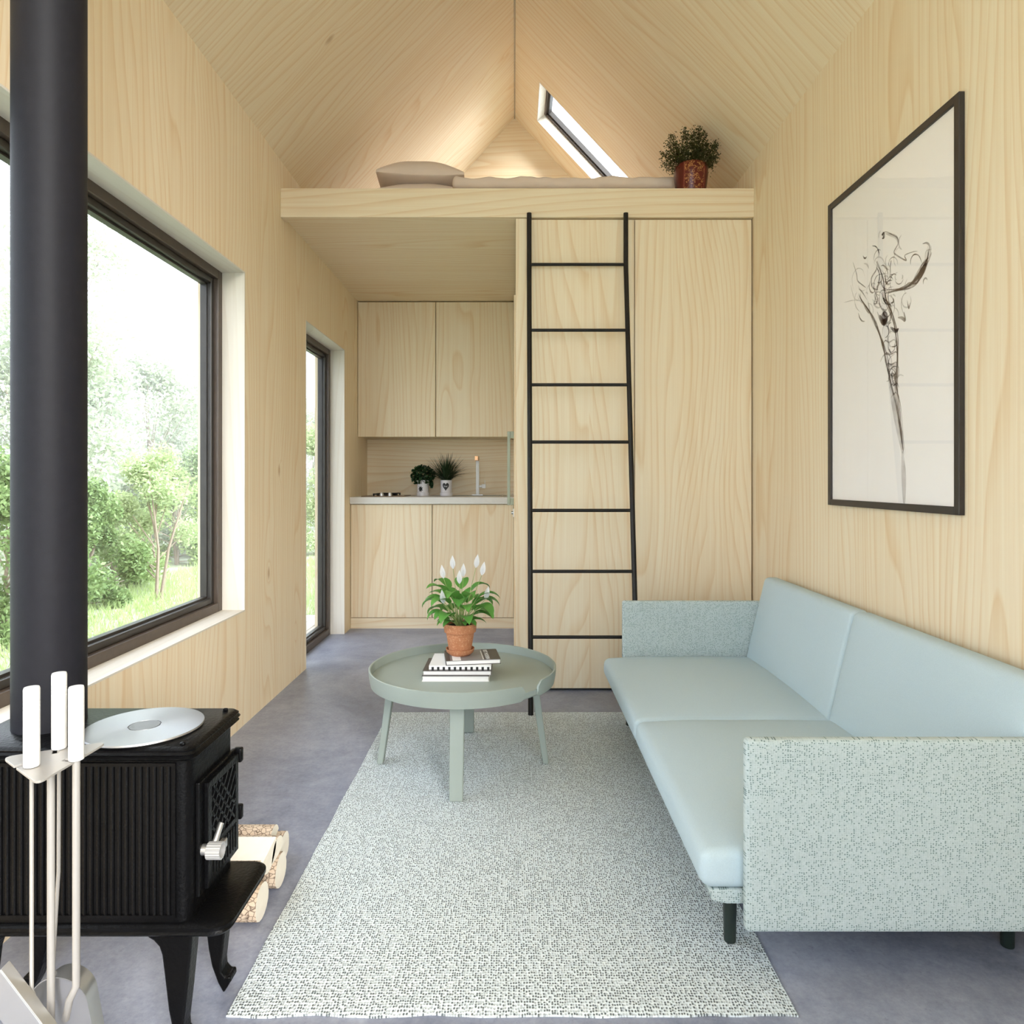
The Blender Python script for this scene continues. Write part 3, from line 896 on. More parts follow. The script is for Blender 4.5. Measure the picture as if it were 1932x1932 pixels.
tips = [(-.125,.03,.03),(-.145,.0,.075),(-.10,.05,.10),(-.118,-.02,.12),(-.10,0,.165),(-.075,.03,.14),(-.03,0,.19),(-.02,.04,.225),(.02,.02,.205),(.050,0,.222),(.035,-.03,.17),(.075,0,.185),(.09,.04,.15),(.125,0,.135),(.12,-.03,.11),(.14,.02,.08),(.12,.04,.05),(.1,-.05,.03),(-.06,-.05,.08),(0,-.07,.10),(.05,-.07,.09),(-.05,.07,.10),(.05,.07,.12),(0,-.05,.16)]
for tx,ty,tz in tips:
    tip = c + Vector((tx,ty,.145+tz)); b = c + Vector((tx*.25,ty*.25,.145))
    md = b.lerp(tip,.5)+Vector((tx*.12,ty*.1,.01))
    br.tube([b,md,tip], [.0022,.0016,.0006], 5)
    for k in range(300):
        t = rng.uniform(.10,1.03); p = (b*(1-t)**2 + md*2*t*(1-t) + tip*t*t)
        s_ = .034*(1.12-t*.75)
        p = p + Vector((rng.gauss(0,1),rng.gauss(0,1),rng.gauss(0,1)))*s_*.75
        if p.z > sloped(p.x)-.03: continue
        ico_leaf(m, p, rng.uniform(.0035,.0062), rng, .6)
m.build('foliage', M_shrub, rp, recalc=False); br.build('branches', plain('brown_twig', (.09,.05,.025), .8), rp)
bl = MB()
for k in range(70):
    tx,ty,tz = rng.choice(tips); t = rng.uniform(.4,1.0)
    p = c + Vector((tx*t+rng.gauss(0,.012), ty*t-.015+rng.gauss(0,.012), .145+tz*t))
    bl.rbox(p, (.0022,.0022,.0022), .0022, n=(1,1,1), k=1)
bl.build('buds', plain('pale_bud', (.62,.55,.36), .6), rp)['kind'] = 'stuff'

# ------------------------------------------------------------------ framed print
def wp(px, py, x=1.172):
    Y = x*F/(px-VX); return (Y, EYE - (py-VY)*Y/F)
pr = thing('framed_print', 'tall black framed print of brown smoke wisps on the right wall', 'picture', (XR, 2.20, 1.5))
y0,y1,z0,z1 = 1.812,2.572,.956,2.072
X0 = 1.1685
m = MB(); bw = .022
for a,b,cc,d in ((y0,y0+bw,z0,z1),(y1-bw,y1,z0,z1),(y0+bw,y1-bw,z0,z0+bw),(y0+bw,y1-bw,z1-bw,z1)):
    m.box(X0,XR-.001,a,b,cc,d)
m.build('frame', plain('frame_dark_brown', (.028,.022,.020), .4, 0, .15), pr, smooth=False, bevel=.0012)
MB().box(1.1765,XR-.001,y0+.01,y1-.01,z0+.01,z1-.01).build('print', plain('print_paper', (.93,.905,.90), .6, 0, .015, 3, **{'Coat Weight': .0}), pr, smooth=False)
def smokemat(nm, col, a, ns):
    m = NT(nm); m.fin(col, .8, spec=.0)
    tr = m.n('ShaderNodeBsdfTransparent')
    mx = m.n('ShaderNodeMixShader', Fac=m.math('MULTIPLY', m.ramp(m.noise(m.obj(), ns, 3), [(.25,.25),(.65,1.0)]), a))
    m.t.links.new(tr.outputs[0], mx.inputs[1]); m.t.links.new(m.b.outputs[0], mx.inputs[2]); m.t.links.new(mx.outputs[0], m.out.inputs['Surface'])
    return m.mat
SM = [smokemat('smoke_ink_dark', (.040,.018,.010), .85, 40), smokemat('smoke_ink_mid', (.13,.07,.042), .6, 30), smokemat('smoke_ink_pale', (.22,.17,.15), .32, 20)]
smk = MB(); lay = [0]
def cr(points, n=8):
    P = [np.array(p, float) for p in points]; P = [2*P[0]-P[1]] + P + [2*P[-1]-P[-2]]; out = []
    for i in range(1, len(P)-2):
        for k in range(n):
            t = k/n
            out.append(.5*((2*P[i]) + (P[i+1]-P[i-1])*t + (2*P[i-1]-5*P[i]+4*P[i+1]-P[i+2])*t*t + (3*P[i]-P[i-1]-3*P[i+1]+P[i+2])*t**3))
    out.append(P[-2]); return out
def wisp(points, wpx, mi, endw=.15):
    """points traced in the print's own plane"""
    pts = [wp(1540+u/2.3, 160+v/2.3, 1.1765) for u,v in points]
    pts = cr(pts); n = len(pts); vs = []
    lay[0] += 1; x = 1.1763 - .0000012*lay[0]
    for i,p in enumerate(pts):
        a = pts[max(0,i-1)]; b = pts[min(n-1,i+1)]; t = np.array(b)-np.array(a); t = t/(np.linalg.norm(t)+1e-9)
        q = np.array((-t[1],t[0])); wd = wpx*.00135*(endw+(1-endw)*math.sin(PI*(i+.3)/(n-.4))**.8)
        for s_ in (-1,1):
            r_ = np.array(p)+q*wd*s_; vs.append((x, r_[0], r_[1]))
    smk.mi = mi
    smk.add(vs, [(2*i,2*i+1,2*i+3,2*i+2) for i in range(n-1)])
rng = random.Random(21)
stemL = [(378,1600),(355,1430),(322,1290),(302,1200),(290,1130),(255,1030),(222,970),(192,930),(185,905)]
stemR = [(376,1580),(362,1400),(348,1290),(352,1180),(345,1080),(330,1000),(303,930),(290,840),(265,765)]
for s_ in (stemL, stemR):
    wisp(s_, 2.2, 0)
    for k in range(3): wisp([(u+rng.gauss(0,5),v+rng.gauss(0,6)) for u,v in s_], 2.0, 1+k%2)
wisp([(378,1590),(368,1500),(352,1420)], 5, 1); wisp([(382,1830),(380,1700),(374,1590)], 9, 2); wisp([(374,1600),(340,1420),(315,1270)], 7, 2); wisp([(372,1560),(352,1400),(338,1250)], 6, 2)
rb = [(300,905),(360,890),(405,870),(440,835),(470,790),(485,745),(490,712)]
wisp(rb, 3.0, 0); wisp([(400,875),(440,840),(468,795),(484,750)], 9, 1); wisp([(425,850),(455,815),(476,770)], 8, 1); wisp([(440,835),(462,800),(478,775)], 5, 0)
for k in range(6): wisp([(u+rng.gauss(0,9),v+rng.gauss(0,9)) for u,v in rb], 2.2, 1+k%2)
wisp([(462,690),(480,686),(492,700),(488,730)], 2.2, 1)
wisp([(290,660),(288,648),(302,638),(330,650),(352,665),(355,690),(338,725),(350,740),(390,762),(385,740),(420,725),(440,722)], 1.8, 1)
wisp([(284,652),(292,646),(294,660),(286,668)], 4.5, 0); wisp([(300,645),(345,660),(356,685)], 4, 2)
wisp([(160,770),(175,820),(180,850),(200,868),(216,880)], 1.6, 1); wisp([(185,885),(200,900),(222,935)], 1.6, 1)
wisp([(150,870),(165,925),(185,935)], 1.2, 2); wisp([(120,945),(160,935),(190,938)], 1.2, 2)
wisp([(265,765),(262,800),(240,840),(245,880),(270,890)], 2.4, 1); wisp([(250,960),(262,900),(275,830),(262,790)], 2.2, 0)
wisp([(300,870),(315,850),(330,850)], 2, 0); wisp([(320,790),(325,765),(318,830)], 1.6, 1)
wisp([(288,990),(296,1015),(290,1045)], 15, 0, .35); wisp([(275,1000),(292,1030),(310,1010)], 7, 0); wisp([(265,985),(285,1035),(320,1025),(322,960),(290,925)], 3, 1)
wisp([(322,1052),(345,1068),(358,1058)], 5, 0); wisp([(355,1010),(372,1012),(386,1020),(380,985)], 4, 1); wisp([(395,935),(402,970),(408,945)], 2, 1)
wisp([(205,950),(218,972),(232,985),(225,940)], 4, 1)
for (yy,a,b) in ((1112,288,345),(1165,292,352),(1210,300,352),(1262,312,350),(1300,318,356),(1340,325,352)):
    wisp([(a,yy+18),(a+12,yy-2),((a+b)/2,yy+5),(b-6,yy-6),(b+4,yy+14)], 1.8, 1)
wisp([(310,1215),(345,1225),(350,1260),(315,1265)], 9, 2)
for k in range(84):
    u = rng.gauss(310,55); v = rng.gauss(880,75)
    if k > 62: u = rng.gauss(325,18); v = rng.uniform(1000,1350)
    r_ = rng.uniform(12,60); a = rng.uniform(0,6.28); sp_ = rng.uniform(1.2,3.6)*rng.choice((-1,1))
    wisp([(u+r_*math.cos(a+sp_*t)*(1-.5*t)*.7, v+r_*math.sin(a+sp_*t)*(1-.5*t)*1.25) for t in (0,.25,.5,.75,1)], rng.uniform(1.0,2.4), rng.choice((1,1,2,2,0)))
smk.build('smoke_artwork', SM, pr, smooth=False, recalc=False)
MB().box(1.1735,1.1740,y0+bw-.002,y1-bw+.002,z0+bw-.002,z1-bw+.002).build('picture_glass', M_glass, pr, smooth=False)

# ------------------------------------------------------------------ cast iron stove
SX0, SX1, SY0, SY1 = -1.005, -.585, 1.240, 1.436
sv = thing('wood_stove', 'black cast iron wood stove with ribbed sides, under the black flue pipe', 'stove', (-.80, 1.34, 0))
def slab(m, x0,x1,y0,y1,r,prof,k=8):
    m.loft([rrect(x0+i,x1-i,y0+i,y1-i,max(.003,r-i),z,k) for i,z in prof])
m = MB(); slab(m, -1.022,-.513,1.232,1.450,.034,[(.016,.228),(.006,.229),(.003,.233),(.006,.237),(.000,.241),(.0,.247),(.005,.250),(.010,.253)])
m.build('base_plate', M_black, sv, angle=50)
m = MB(); slab(m, SX0,SX1,SY0,SY1,.022,[(0,.253),(0,.548)]); m.build('firebox', M_black, sv)
m = MB(); slab(m, -1.02,-.570,1.223,1.452,.024,[(.014,.546),(.006,.548),(.002,.552),(.006,.556),(.000,.560),(.004,.564),(.003,.567),(.010,.5715)])
m.build('top_plate', M_black, sv, angle=50)
for (x,y) in ((-.60,1.245),(-.60,1.43),(-.985,1.43)): MB().rbox((x,y,.573),(.005,.004,.003),.003,n=(1,1,1),k=2).build('rivet', M_black, sv)
# ribbed side panels: one on each long side
for yy, s_ in ((SY0,-1),(SY1,1)):
    m = MB(); px0, px1, pz0, pz1 = SX0+.018, -.609, .262, .541
    for (a,b,c_,d) in ((px0,px1,pz0,pz0+.006),(px0,px1,pz1-.006,pz1),(px0,px0+.006,pz0+.006,pz1-.006),(px1-.006,px1,pz0+.006,pz1-.006)):
        m.box(a,b,min(yy,yy+s_*.004),max(yy,yy+s_*.004),c_,d)
    x = px0+.012
    while x < px1-.010:
        m.tube([(x,yy+s_*.0002,pz0+.006),(x,yy+s_*.0002,pz1-.006)], .0036, 8); x += .0126
    m.build('side_panel', M_black, sv)
# door on the end facing the room
XD = -.585
DY0, DY1, DZ0, DZ1 = 1.262, 1.428, .284, .494
dr = MB().box(XD,XD+.008,DY0,DY1,DZ0,DZ1).build('door', M_black, sv, smooth=False, bevel=.002)
m = MB(); i = .014
fy0, fy1, fz0, fz1 = DY0+.018, DY1-.008, DZ0+.006, DZ1-.008
wy0, wy1, wz0, wz1 = fy0+.016, fy1-.014, .362, fz1-.014
for a,b,c_,d in ((fy0,wy0,fz0,fz1),(wy1,fy1,fz0,fz1),(wy0,wy1,wz1,fz1),(wy0,wy1,fz0,wz0)):
    m.box(XD+.008,XD+.016,a,b,c_,d)
for k in range(9):
    yy = wy0+.006+k*.0125
    m.box(XD+.016,XD+.018,yy,yy+.006,fz0+.012,wz0-.012)
m.build('door_frame', M_black, dr, smooth=False, bevel=.0012)
MB().box(XD+.0082,XD+.009,wy0,wy1,wz0,wz1).build('door_glass', plain('sooty_glass', (.05,.035,.025), .15), dr, smooth=False)
m = MB()
def bar(ya,za,yb,zb):
    a = Vector((XD+.0125,ya,za)); b = Vector((XD+.0125,yb,zb)); d = (b-a); L = d.length/2; d.normalize()
    m.obox((a+b)/2, d*L, Vector((1,0,0)).cross(d)*.0026, Vector((.003,0,0)))
Wd, Hd = wy1-wy0, wz1-wz0
for k in range(-3,5):
    for sgn in (1,-1):
        pts = []
        # clip the diagonal to the opening
        for t in np.linspace(0,1,60):
            yy = wy0 + Wd*t; zz = wz0 + Hd*(k*.25) + sgn*(Wd*t)*1.1 + (0 if sgn > 0 else Wd*1.1*.3)
            if wz0 <= zz <= wz1: pts.append((yy,zz))
        if len(pts) > 2: bar(*pts[0], *pts[-1])
m.build('lattice', M_black, dr, smooth=False)
for zz in (.478,.360):
    MB().rbox((XD+.010,DY1+.006,zz),(.009,.007,.015),.004,n=(1,1,1),k=3).build('hinge', M_black, sv)
hd = MB(); hx, hyy, hz = XD+.016, DY0+.012, .366
hd.tube([(hx-.010,hyy,hz),(hx+.006,hyy,hz)], .010, 20)
hd.tube([(hx+.006,hyy,hz),(hx+.012,hyy+.010,hz+.012),(hx+.014,hyy+.030,hz+.034)], [.006,.0055,.005], 12)
ho = hd.build('door_handle', M_steel, sv); ho['label'] = 'bright steel door handle'
m = MB(); nseg = 40
loops = []
for xx in (hx+.004, hx+.030):
    loops.append([(xx, hyy-.003+(.0145+(.0009 if k%2 else 0))*math.cos(2*PI*k/nseg), hz+(.0145+(.0009 if k%2 else 0))*math.sin(2*PI*k/nseg)) for k in range(nseg)])
loops.append([(hx+.030, hyy-.003+.0115*math.cos(2*PI*k/nseg), hz+.0115*math.sin(2*PI*k/nseg)) for k in range(nseg)])
loops.append([(hx+.012, hyy-.003+.0105*math.cos(2*PI*k/nseg), hz+.0105*math.sin(2*PI*k/nseg)) for k in range(nseg)])
m.loft(loops); m.build('spiral_knob', plain('knob_nickel', (.45,.45,.45), .3, .4, .03), ho, angle=20)
MB().rbox((XD+.020,1.335,.345),(.006,.008,.008),.002,n=(1,1,1),k=2).build('latch', M_steel, sv)
# legs
def stove_leg(sx, y):
    m = MB()
    xo = -.583 if sx > 0 else -1.003
    prof = [(0,.229),(-.083,.229),(-.081,.222),(-.070,.216),(-.060,.205),(-.055,.19),(-.050,.15),(-.043,.09),(-.036,.055),(-.024,.022),(-.012,.0),(.003,.024),(.002,.034),(-.008,.034),(-.016,.044),(-.017,.060),(-.010,.12),(-.003,.19)]
    m.prism([(xo+sx*u, v) for u,v in prof], 'y', y-.017, y+.017)
    return m
for sx in (1,-1):
    for y in (1.262,1.424): stove_leg(sx, y).build('leg', M_black, sv, smooth=False, bevel=.004)
m = MB(); m.lathe((-.713,1.328,0), [(0,.5716),(.104,.5716),(.106,.574),(.105,.577),(.029,.577),(.0285,.5755),(0,.5755)], 80, caps=False)
cp = m.build('cooking_plate', [NT('spun_aluminium').mat], sv, loc=None)
def spun():
    m = NT('spun_steel'); co = m.vmath('ADD', m.obj(), (.713-.80, 1.34-1.328, 0))
    return m.fin((.32,.32,.32), .34, .9, **{'Anisotropic': .75, 'Tangent': m.n('ShaderNodeTangent', direction_type='RADIAL', axis='Z').outputs[0]})
cp.data.materials[0] = spun(); cp['label'] = 'round spun steel cooking plate'
MB().lathe((-.713,1.328,0), [(0,.5758),(.0275,.5758),(.027,.5772),(0,.5772)], 40, caps=False).build('plate_knob', plain('plate_centre', (.17,.17,.17), .4, .7), cp)
# flue pipe
PX, PY = -.912, 1.352
m = MB(); m.lathe((PX,PY,0), [(.0632,.5716),(.0632,sloped(PX)-.08)], 64)
tag(m.build('flue_pipe', M_pipe, loc=(PX,PY,.5716)), 'thick charcoal black flue pipe rising from the stove to the roof', 'pipe')

# ------------------------------------------------------------------ fireside tool set
def tz_(px, py): 
    h = .412; Y = F*h/(py-VY); return ((px-VX)*Y/F, Y)
ts = thing('tool_stand', 'pale metal stand with triangular top plate, holding the fireside tools', 'stand', (-.683, 1.015, 0))
ZP = .638
A, B, Cc = Vector((-.762,1.024)), Vector((-.648,.935)), Vector((-.640,1.086))
def roundpoly(P, r, k=6):
    out = []
    for i in range(3):
        p, a, b = P[i], P[i-1], P[(i+1)%3]
        d1 = (a-p).normalized()*r; d2 = (b-p).normalized()*r
        for j in range(k+1):
            t = j/k; out.append((p+d1)*(1-t)**2 + p*2*t*(1-t) + (p+d2)*t*t)
    return out
# slots for the rods cut into the two front edges
def edge_pts(p, q, slots):
    d = (q-p); n = Vector((-d.y,d.x)).normalized(); out = []
    for s_ in slots:
        c = p + d*s_; u = d.normalized()*.0045
        out += [c-u, c-u+n*.020, c+u+n*.020, c+u]
    return out
rp_ = roundpoly([A,B,Cc], .018)
poly = rp_[0:7] + edge_pts(A+(B-A)*.12, B+(A-B)*.12, (.36,)) + rp_[7:14] + edge_pts(B+(Cc-B)*.12, Cc+(B-Cc)*.12, (.52,)) + rp_[14:21] + edge_pts(Cc+(A-Cc)*.12, A+(Cc-A)*.12, (.5,))
m = MB().prism([(p.x,p.y) for p in poly], 'z', ZP-.0035, ZP)
m.build('top_plate', M_toolrod, ts, smooth=False, bevel=.0006)
m = MB().tube([(-.683,1.015,.006),(-.683,1.015,ZP-.0035)], .0052, 16); m.build('pole', M_toolrod, ts)
m = MB(); m.lathe((-.683,1.015,0), [(0,0),(.085,0),(.085,.006),(0,.006)], 48, caps=False); m.build('base', M_toolrod, ts)
def handle_obj(name, label, hx_, hy_, htop, draw):
    t = thing(name, label, 'fireside tool', (hx_,hy_,0), 'white handled fireside tools')
    m = MB(); prof = [(0,ZP+.001),(.0100,ZP+.001),(.0104,ZP+.003)]
    for zz in (htop-.032,htop-.026,htop-.020): prof += [(.0104,zz-.0006),(.0099,zz),(.0104,zz+.0006)]
    prof += [(.0104,htop-.003),(.0095,htop),(0,htop+.0008)]
    m.lathe((hx_,hy_,0), prof, 28, caps=False); m.build('handle', M_white, t, angle=25)
    draw(t, hx_, hy_)
hxs = [(-.694,.990,.752), (-.698,1.056,.754), (-.6445,1.013,.746)]
def d_brush(t, x, y):
    MB().tube([(x,y,ZP+.001),(x,y,.318),(x+.012,y-.006,.300),(x+.040,y-.012,.262)], .0027, 12).build('rod', M_toolrod, t)
    ax = Vector((.042,.004,-.062)).normalized(); nn = Vector((0,-1,.05)); nn = (nn-ax*nn.dot(ax)).normalized(); ww = ax.cross(nn)
    m = MB(); c_ = Vector((x+.006,y-.022,.283))
    m.obox(c_, ax*.085, ww*.020, nn*.0015); m.obox(c_+ww*.020-nn*.008, ax*.085, ww*.0015, nn*.009); m.obox(c_-ww*.020-nn*.008, ax*.085, ww*.0015, nn*.009)
    m.build('scraper_blade', M_steel, t, smooth=False, bevel=.0008)
def d_poker(t, x, y):
    MB().tube([(x,y,ZP+.001),(x-.001,y,.45),(x-.014,y+.002,.25),(x-.020,y,.10)], [.0027,.0027,.0027,.0022], 12).build('rod', M_toolrod, t)
    MB().tube([(x-.020,y,.10),(x-.012,y,.085),(x+.004,y,.092)], [.0030,.0026,.001], 10).build('hook', M_steel, t)
def d_shovel(t, x, y):
    MB().tube([(x,y,ZP+.001),(x,y,.306),(x-.010,y,.285),(x-.026,y+.016,.245)], .0052, 14).build('rod', M_toolrod, t)
    m = MB(); cx, cy = -.683, 1.062
    n = 24; out = []
    # tongue shaped back with a raised rim that opens downwards
    prof = []
    for i in range(n+1):
        a = PI*i/n; prof.append((.044*math.cos(a), .262+.046*math.sin(a)))
    prof = [(.056,.10),(.052,.20)] + prof + [(-.052,.20),(-.056,.10)]
    lean = lambda z_: cy + (.262-z_)*.10
    inner = [(cx+u*.80, lean(v)+.004, .262+(v-.262)*.86 if v>.262 else v) for u,v in prof]
    rimo = [(cx+u, lean(v)-.030, v) for u,v in prof]; rimi = [(cx+u*.97, lean(v)-.030, .262+(v-.262)*.97 if v>.262 else v) for u,v in prof]
    back_ = [(cx+u*.84, lean(v)+.006, .262+(v-.262)*.90 if v>.262 else v) for u,v in prof]
    m.loft([back_, rimo, rimi, inner], caps=False, closed=False)
    k = len(m.v); m.v += inner; m.f.append(list(range(k,k+len(inner)))); m.m.append(0)
    k = len(m.v); m.v += back_; m.f.append(list(range(k,k+len(back_)))); m.m.append(0)
    m.build('scoop', M_steel, t, angle=50)
handle_obj('fire_scraper', 'white handled scraper with thin rod, hanging at the front of the stand', *hxs[0], d_brush)
handle_obj('fire_poker', 'white handled poker, tallest in view, hanging behind the stand pole', *hxs[1], d_poker)
handle_obj('fire_shovel', 'white handled shovel with rounded steel scoop, hanging nearest the cooking plate', *hxs[2], d_shovel)

# ------------------------------------------------------------------ birch logs behind the stove
def barkmat():
    m = NT('birch_bark')
    co = m.obj()
    vo = m.n('ShaderNodeTexVoronoi', Vector=m.vmath('MULTIPLY', co, (75,95,95)), Scale=1.0, feature='DISTANCE_TO_EDGE')
    crack = m.ramp(vo.outputs['Distance'], [(.0,.9),(.09,.0)])
    n = m.noise(co, 18, 4, .7)
    col = m.mix(n, (.70,.60,.48), (.52,.38,.27))
    col = m.mix(crack, col, (.05,.025,.02))
    return m.fin(col, .9, spec=.1)
M_bark = barkmat()
M_cut = plain('pale_cut_birch', (.84,.79,.69), .75, 0, .08, 30)
def log(label, xend, y, z, r, L, a0, a1, rot=0):
    """split log lying along x: arc of bark from a0 to a1 and flat split faces"""
    m = MB(); n = 16; rng = random.Random(int(y*1000)+int(z*977))
    full = (a1-a0) >= 359
    arc = [R(a0+(a1-a0)*i/n) for i in range(n + (0 if full else 1))]
    ring = lambda x: [(x, y+r*(1+.04*math.sin(3*a+y*9))*math.cos(a), z+r*(1+.04*math.sin(2*a+z*40))*math.sin(a)) for a in arc] + ([] if full else [(x, y, z)])
    l0, l1 = ring(xend-L), ring(xend); k = len(l0)
    m.v += l0+l1
    for i in range(k):
        j = (i+1)%k; barkf = full or (i < k-2)
        m.f.append([i,j,k+j,k+i]); m.m.append(1 if barkf else 0)
    m.f.append(list(range(k))[::-1]); m.m.append(0); m.f.append([k+i for i in range(k)]); m.m.append(0)
    c_ = (xend-L/2, y, z)
    o = m.build('birch_log', [M_cut, M_bark], None, loc=c_, angle=30); o.rotation_euler.z = rot
    return tag(o, label, 'log', 'birch firewood behind the stove')
log('round birch log on the floor, end nearest the stove foot', -.603, 1.645, .0435, .043, .24, 0, 360)
log('round birch log on the floor, below the split logs behind the stove', -.603, 1.778, .0435, .043, .24, 0, 360)
log('smaller round birch log on the floor, farthest from the stove', -.634, 1.90, .040, .038, .24, 0, 360)
log('pale split birch log lying above the nearest round log', -.612, 1.655, .088, .043, .23, 0, 180)
log('pale split birch log resting above the middle round log', -.606, 1.765, .088, .046, .24, 10, 180)
log('split birch log with cracked bark showing, highest on the pile', -.606, 1.700, .135, .050, .22, 190, 370)
log('narrow split birch wedge sticking out at the far end of the pile', -.648, 1.86, .080, .036, .24, 20, 150)

# ------------------------------------------------------------------ outdoors
GZ = -.40
M_lawn = plain('meadow_ground', (.27,.29,.20), .9, 0, .25, 3)
def ground():
    m = MB(); nx = ny = 60; pts = []
    for j in range(ny+1):
        for i in range(nx+1):
            x = -30 + 70*i/nx; y = -20 + 65*j/ny
            d = max(0, -3.5-x)
            pts.append((x,y,GZ + .02*mnoise.noise(Vector((x*.5,y*.5,0))) + .05*d*.2))
    n = nx+1
    m.add(pts, [(j*n+i,j*n+i+1,(j+1)*n+i+1,(j+1)*n+i) for j in range(ny) for i in range(nx)])
    return m
struct(ground().build('lawn_ground', M_lawn), 'sunny meadow outside the window')
m = MB()
for k in range(9):
    x = -2.25+k*.1
    m.box(x,x+.094,3.65,5.75,-.11,-.08)
m.box(-2.25,-1.37,3.65,5.75,GZ+.0,-.112)
struct(m.build('terrace_deck', plain('pale_deck_boards', (.55,.50,.44), .7, 0, .1, 6), smooth=False), 'pale boarded terrace outside the glazed door')
M_gr = leafmat('meadow_grass', (.27,.37,.12), (.48,.56,.27), .5, .6)
m = MB(); rng = random.Random(9)
vs = []; fs = []
for k in range(26000):
    x = rng.uniform(-5.2,-1.6); y = rng.uniform(2.2,12.5)
    if y < -x*0.9: continue
    if -2.3 < x and 3.6 < y < 5.8: continue
    h = rng.uniform(.05,.15); a = rng.uniform(0,PI); wv = .006
    lx, ly = rng.gauss(0,.04), rng.gauss(0,.04)
    gz = GZ + .05*max(0,-3.5-x)*.2
    b = len(vs)
    vs += [(x-wv*math.cos(a),y-wv*math.sin(a),gz),(x+wv*math.cos(a),y+wv*math.sin(a),gz),(x+lx,y+ly,gz+h)]
    fs.append((b,b+1,b+2))
m.v = vs; m.f = fs; m.m = [0]*len(fs)
tag(m.build('grass', M_gr, smooth=False, recalc=False), 'long bright grass growing on the meadow outside', 'grass', kind='stuff')

M_tree = [leafmat('bush_leaf_green', (.10,.165,.055), (.24,.33,.13), .4), leafmat('bush_leaf_pale', (.32,.40,.20), (.48,.55,.32), .5), leafmat('tree_leaf_hazed', (.33,.38,.26), (.47,.51,.38), .5), leafmat('bush_leaf_yellow', (.20,.29,.10), (.38,.46,.20), .45)]  # far tree leaves paled: haze and overexposure put into their colour
M_trunk = plain('grey_bark', (.20,.16,.12), .9, 0, .3)
def tree(name, label, cat, x, y, h, w_, n, ls, mat, seed, bare=.12, stems=1, group=None):
    rng = random.Random(seed); gz = GZ + .05*max(0,-3.5-x)*.2
    t = thing(name, label, cat, (x,y,gz-.02), group)
    tr = MB(); blobs = []
    for s_ in range(stems):
        bx, by = rng.gauss(0,.10), rng.gauss(0,.10)
        tr.tube([(x+bx*.4,y+by*.4,gz-.02),(x+bx,y+by,gz+h*.35),(x+bx*2.2+rng.gauss(0,.1),y+by*2.2,gz+h*.85)], [.010*h**.6+.008,.008*h**.6+.005,.004], 7)
    nb = max(8, int(12*w_))
    for k in range(nb):
        v = bare + (1-bare)*(k+.5)/nb
        rr = w_*.5*math.sin(PI*min(.97,(v-bare)/(1-bare)*.72+.24))
        a = rng.uniform(0,2*PI); q = rng.uniform(.15,1)**.6*rr
        p = Vector((x+q*math.cos(a), y+q*math.sin(a), gz+h*v)); blobs.append((p, rng.uniform(.22,.42)*w_*.55))
        tr.tube([(x,y,gz+h*v*.55), p], [.010,.003], 5)
    V = []; Fc = []
    n = int(n*1.9); ls *= .70
    for k in range(n):
        p, r_ = blobs[rng.randrange(len(blobs))]
        q = Vector((rng.gauss(0,1),rng.gauss(0,1),rng.gauss(0,.8)))
        q = q.normalized()*r_*rng.uniform(0,1)**.45
        q = p+q
        if q.z < gz+.03: q.z = gz+.03+rng.random()*.1
        d = Vector((rng.gauss(0,1),rng.gauss(0,1),rng.gauss(0,.8))).normalized(); e = d.cross(Vector((rng.gauss(0,1),rng.gauss(0,1),rng.gauss(0,1)))).normalized()
        s_ = ls*rng.uniform(.6,1.25); b = len(V)
        V += [q-d*s_, q+e*s_*.45, q+d*s_, q-e*s_*.45]; Fc.append((b,b+1,b+2,b+3))
    m = MB(); m.v = [tuple(v) for v in V]; m.f = [list(f) for f in Fc]; m.m = [0]*len(Fc)
    m.build('crown', mat, t, smooth=False, recalc=False); tr.build('trunk', M_trunk, t)
def gpos(px, Y): return ((px-VX)*Y/F, Y)
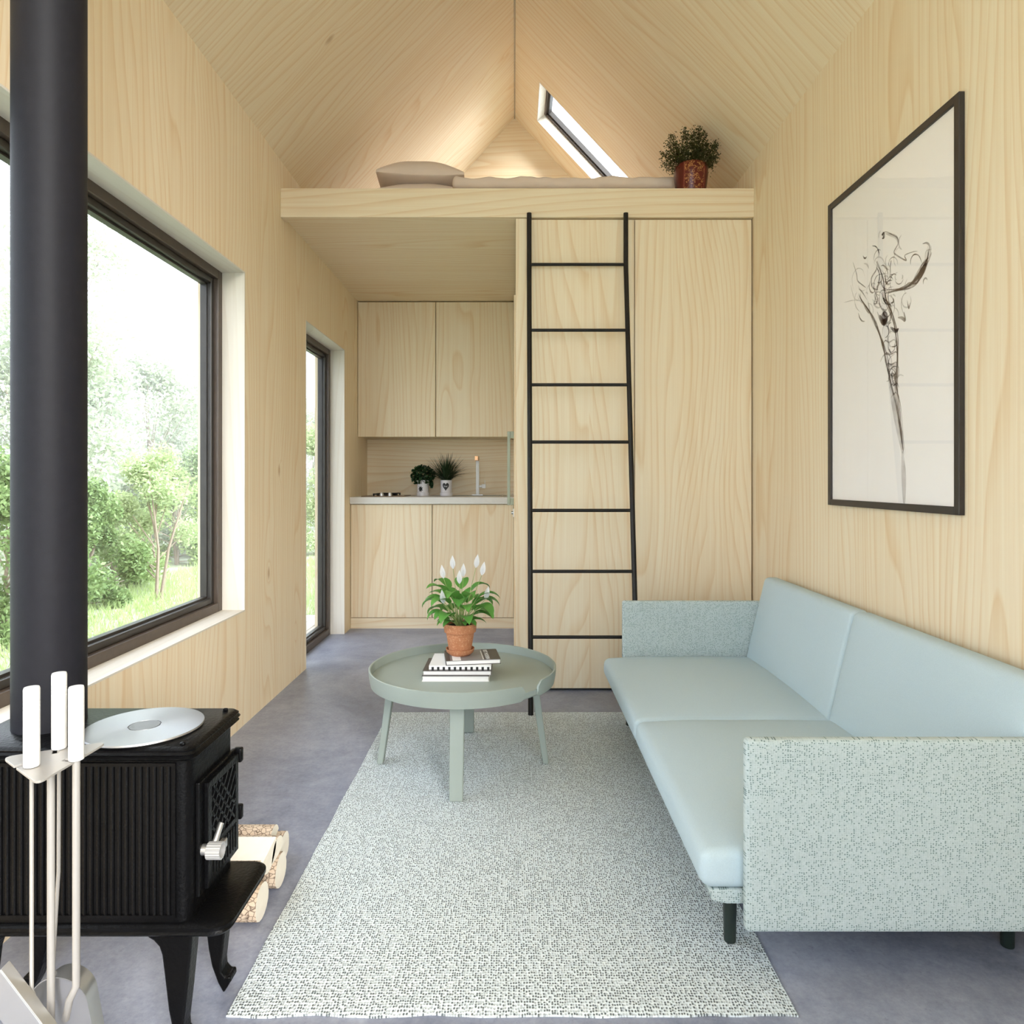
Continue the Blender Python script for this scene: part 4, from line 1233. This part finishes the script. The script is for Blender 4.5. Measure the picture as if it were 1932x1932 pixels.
specs = [
 # px, Y, height, width, leaves, leaf, mat, bare, stems, label
 (150, 7.7, 1.35, 1.1, 6000, .042, 0, .02, 3, 'dense green bush close to the window beside the flue pipe'),
 (14, 6.2, 1.6, 1.2, 6000, .045, 0, .02, 3, 'dark green bush seen between flue pipe and picture edge'),
 (215, 8.9, 1.15, 1.1, 4500, .042, 3, .02, 3, 'low yellow green bush beside the dense green one'),
 (292, 8.3, 1.75, 1.0, 3600, .040, 1, .24, 2, 'slender young tree with two bare stems on the meadow'),
 (335, 11.6, 1.5, 1.5, 5200, .05, 3, .03, 3, 'rounded pale green bush near the window frame'),
 (385, 13.2, 1.9, 1.7, 5200, .06, 0, .03, 3, 'dark green bush half hidden by the window frame'),
 (190, 11.6, 3.3, 2.6, 8000, .065, 2, .06, 2, 'tall tree with haze-paled leaves rising behind the green bushes'),
 (285, 14.0, 3.9, 3.0, 8000, .075, 2, .06, 2, 'tall tree with haze-paled leaves at the back of the meadow'),
 (365, 16.5, 4.0, 3.2, 7500, .085, 2, .06, 2, 'tree with haze-paled leaves farthest off near the window frame'),
 (60, 9.4, 3.2, 2.4, 7000, .065, 2, .06, 2, 'tree with haze-paled leaves behind the flue pipe'),
 (90, 9.2, 5.4, 2.3, 6000, .055, 2, .52, 2, 'tall pale tree with high overhanging branches, beside the flue pipe'),
 (596, 13.5, 2.4, 1.5, 5000, .06, 1, .03, 2, 'drooping pale tree seen through the glazed door'),
 (560, 20, 3.6, 3.0, 5000, .10, 2, .05, 2, 'far tree with haze-paled leaves behind the glazed door'),
]
for i,(px,Y,h_,w_,n,ls,mi,bare,ns,lb) in enumerate(specs):
    x, y = gpos(px, Y)
    tree('bush' if h_ < 2 else 'tree', lb, 'bush' if h_ < 2 else 'tree', x, y, h_, w_, n, ls, M_tree[mi], 40+i, bare, ns, 'bushes and trees outside')

m = MB().box(-40, -4.3, -15, 40, GZ-.3, 14)
hz_ = NT('bright_haze'); hz_.t.nodes.remove(hz_.b)
vs_ = hz_.n('ShaderNodeVolumeScatter', Color=(.97,1.0,1.0), Density=.018, Anisotropy=0.0)
hz_.t.links.new(vs_.outputs[0], hz_.out.inputs['Volume'])
tag(m.build('haze', hz_.mat, smooth=False), 'bright white haze over the meadow trees', 'haze', kind='stuff')
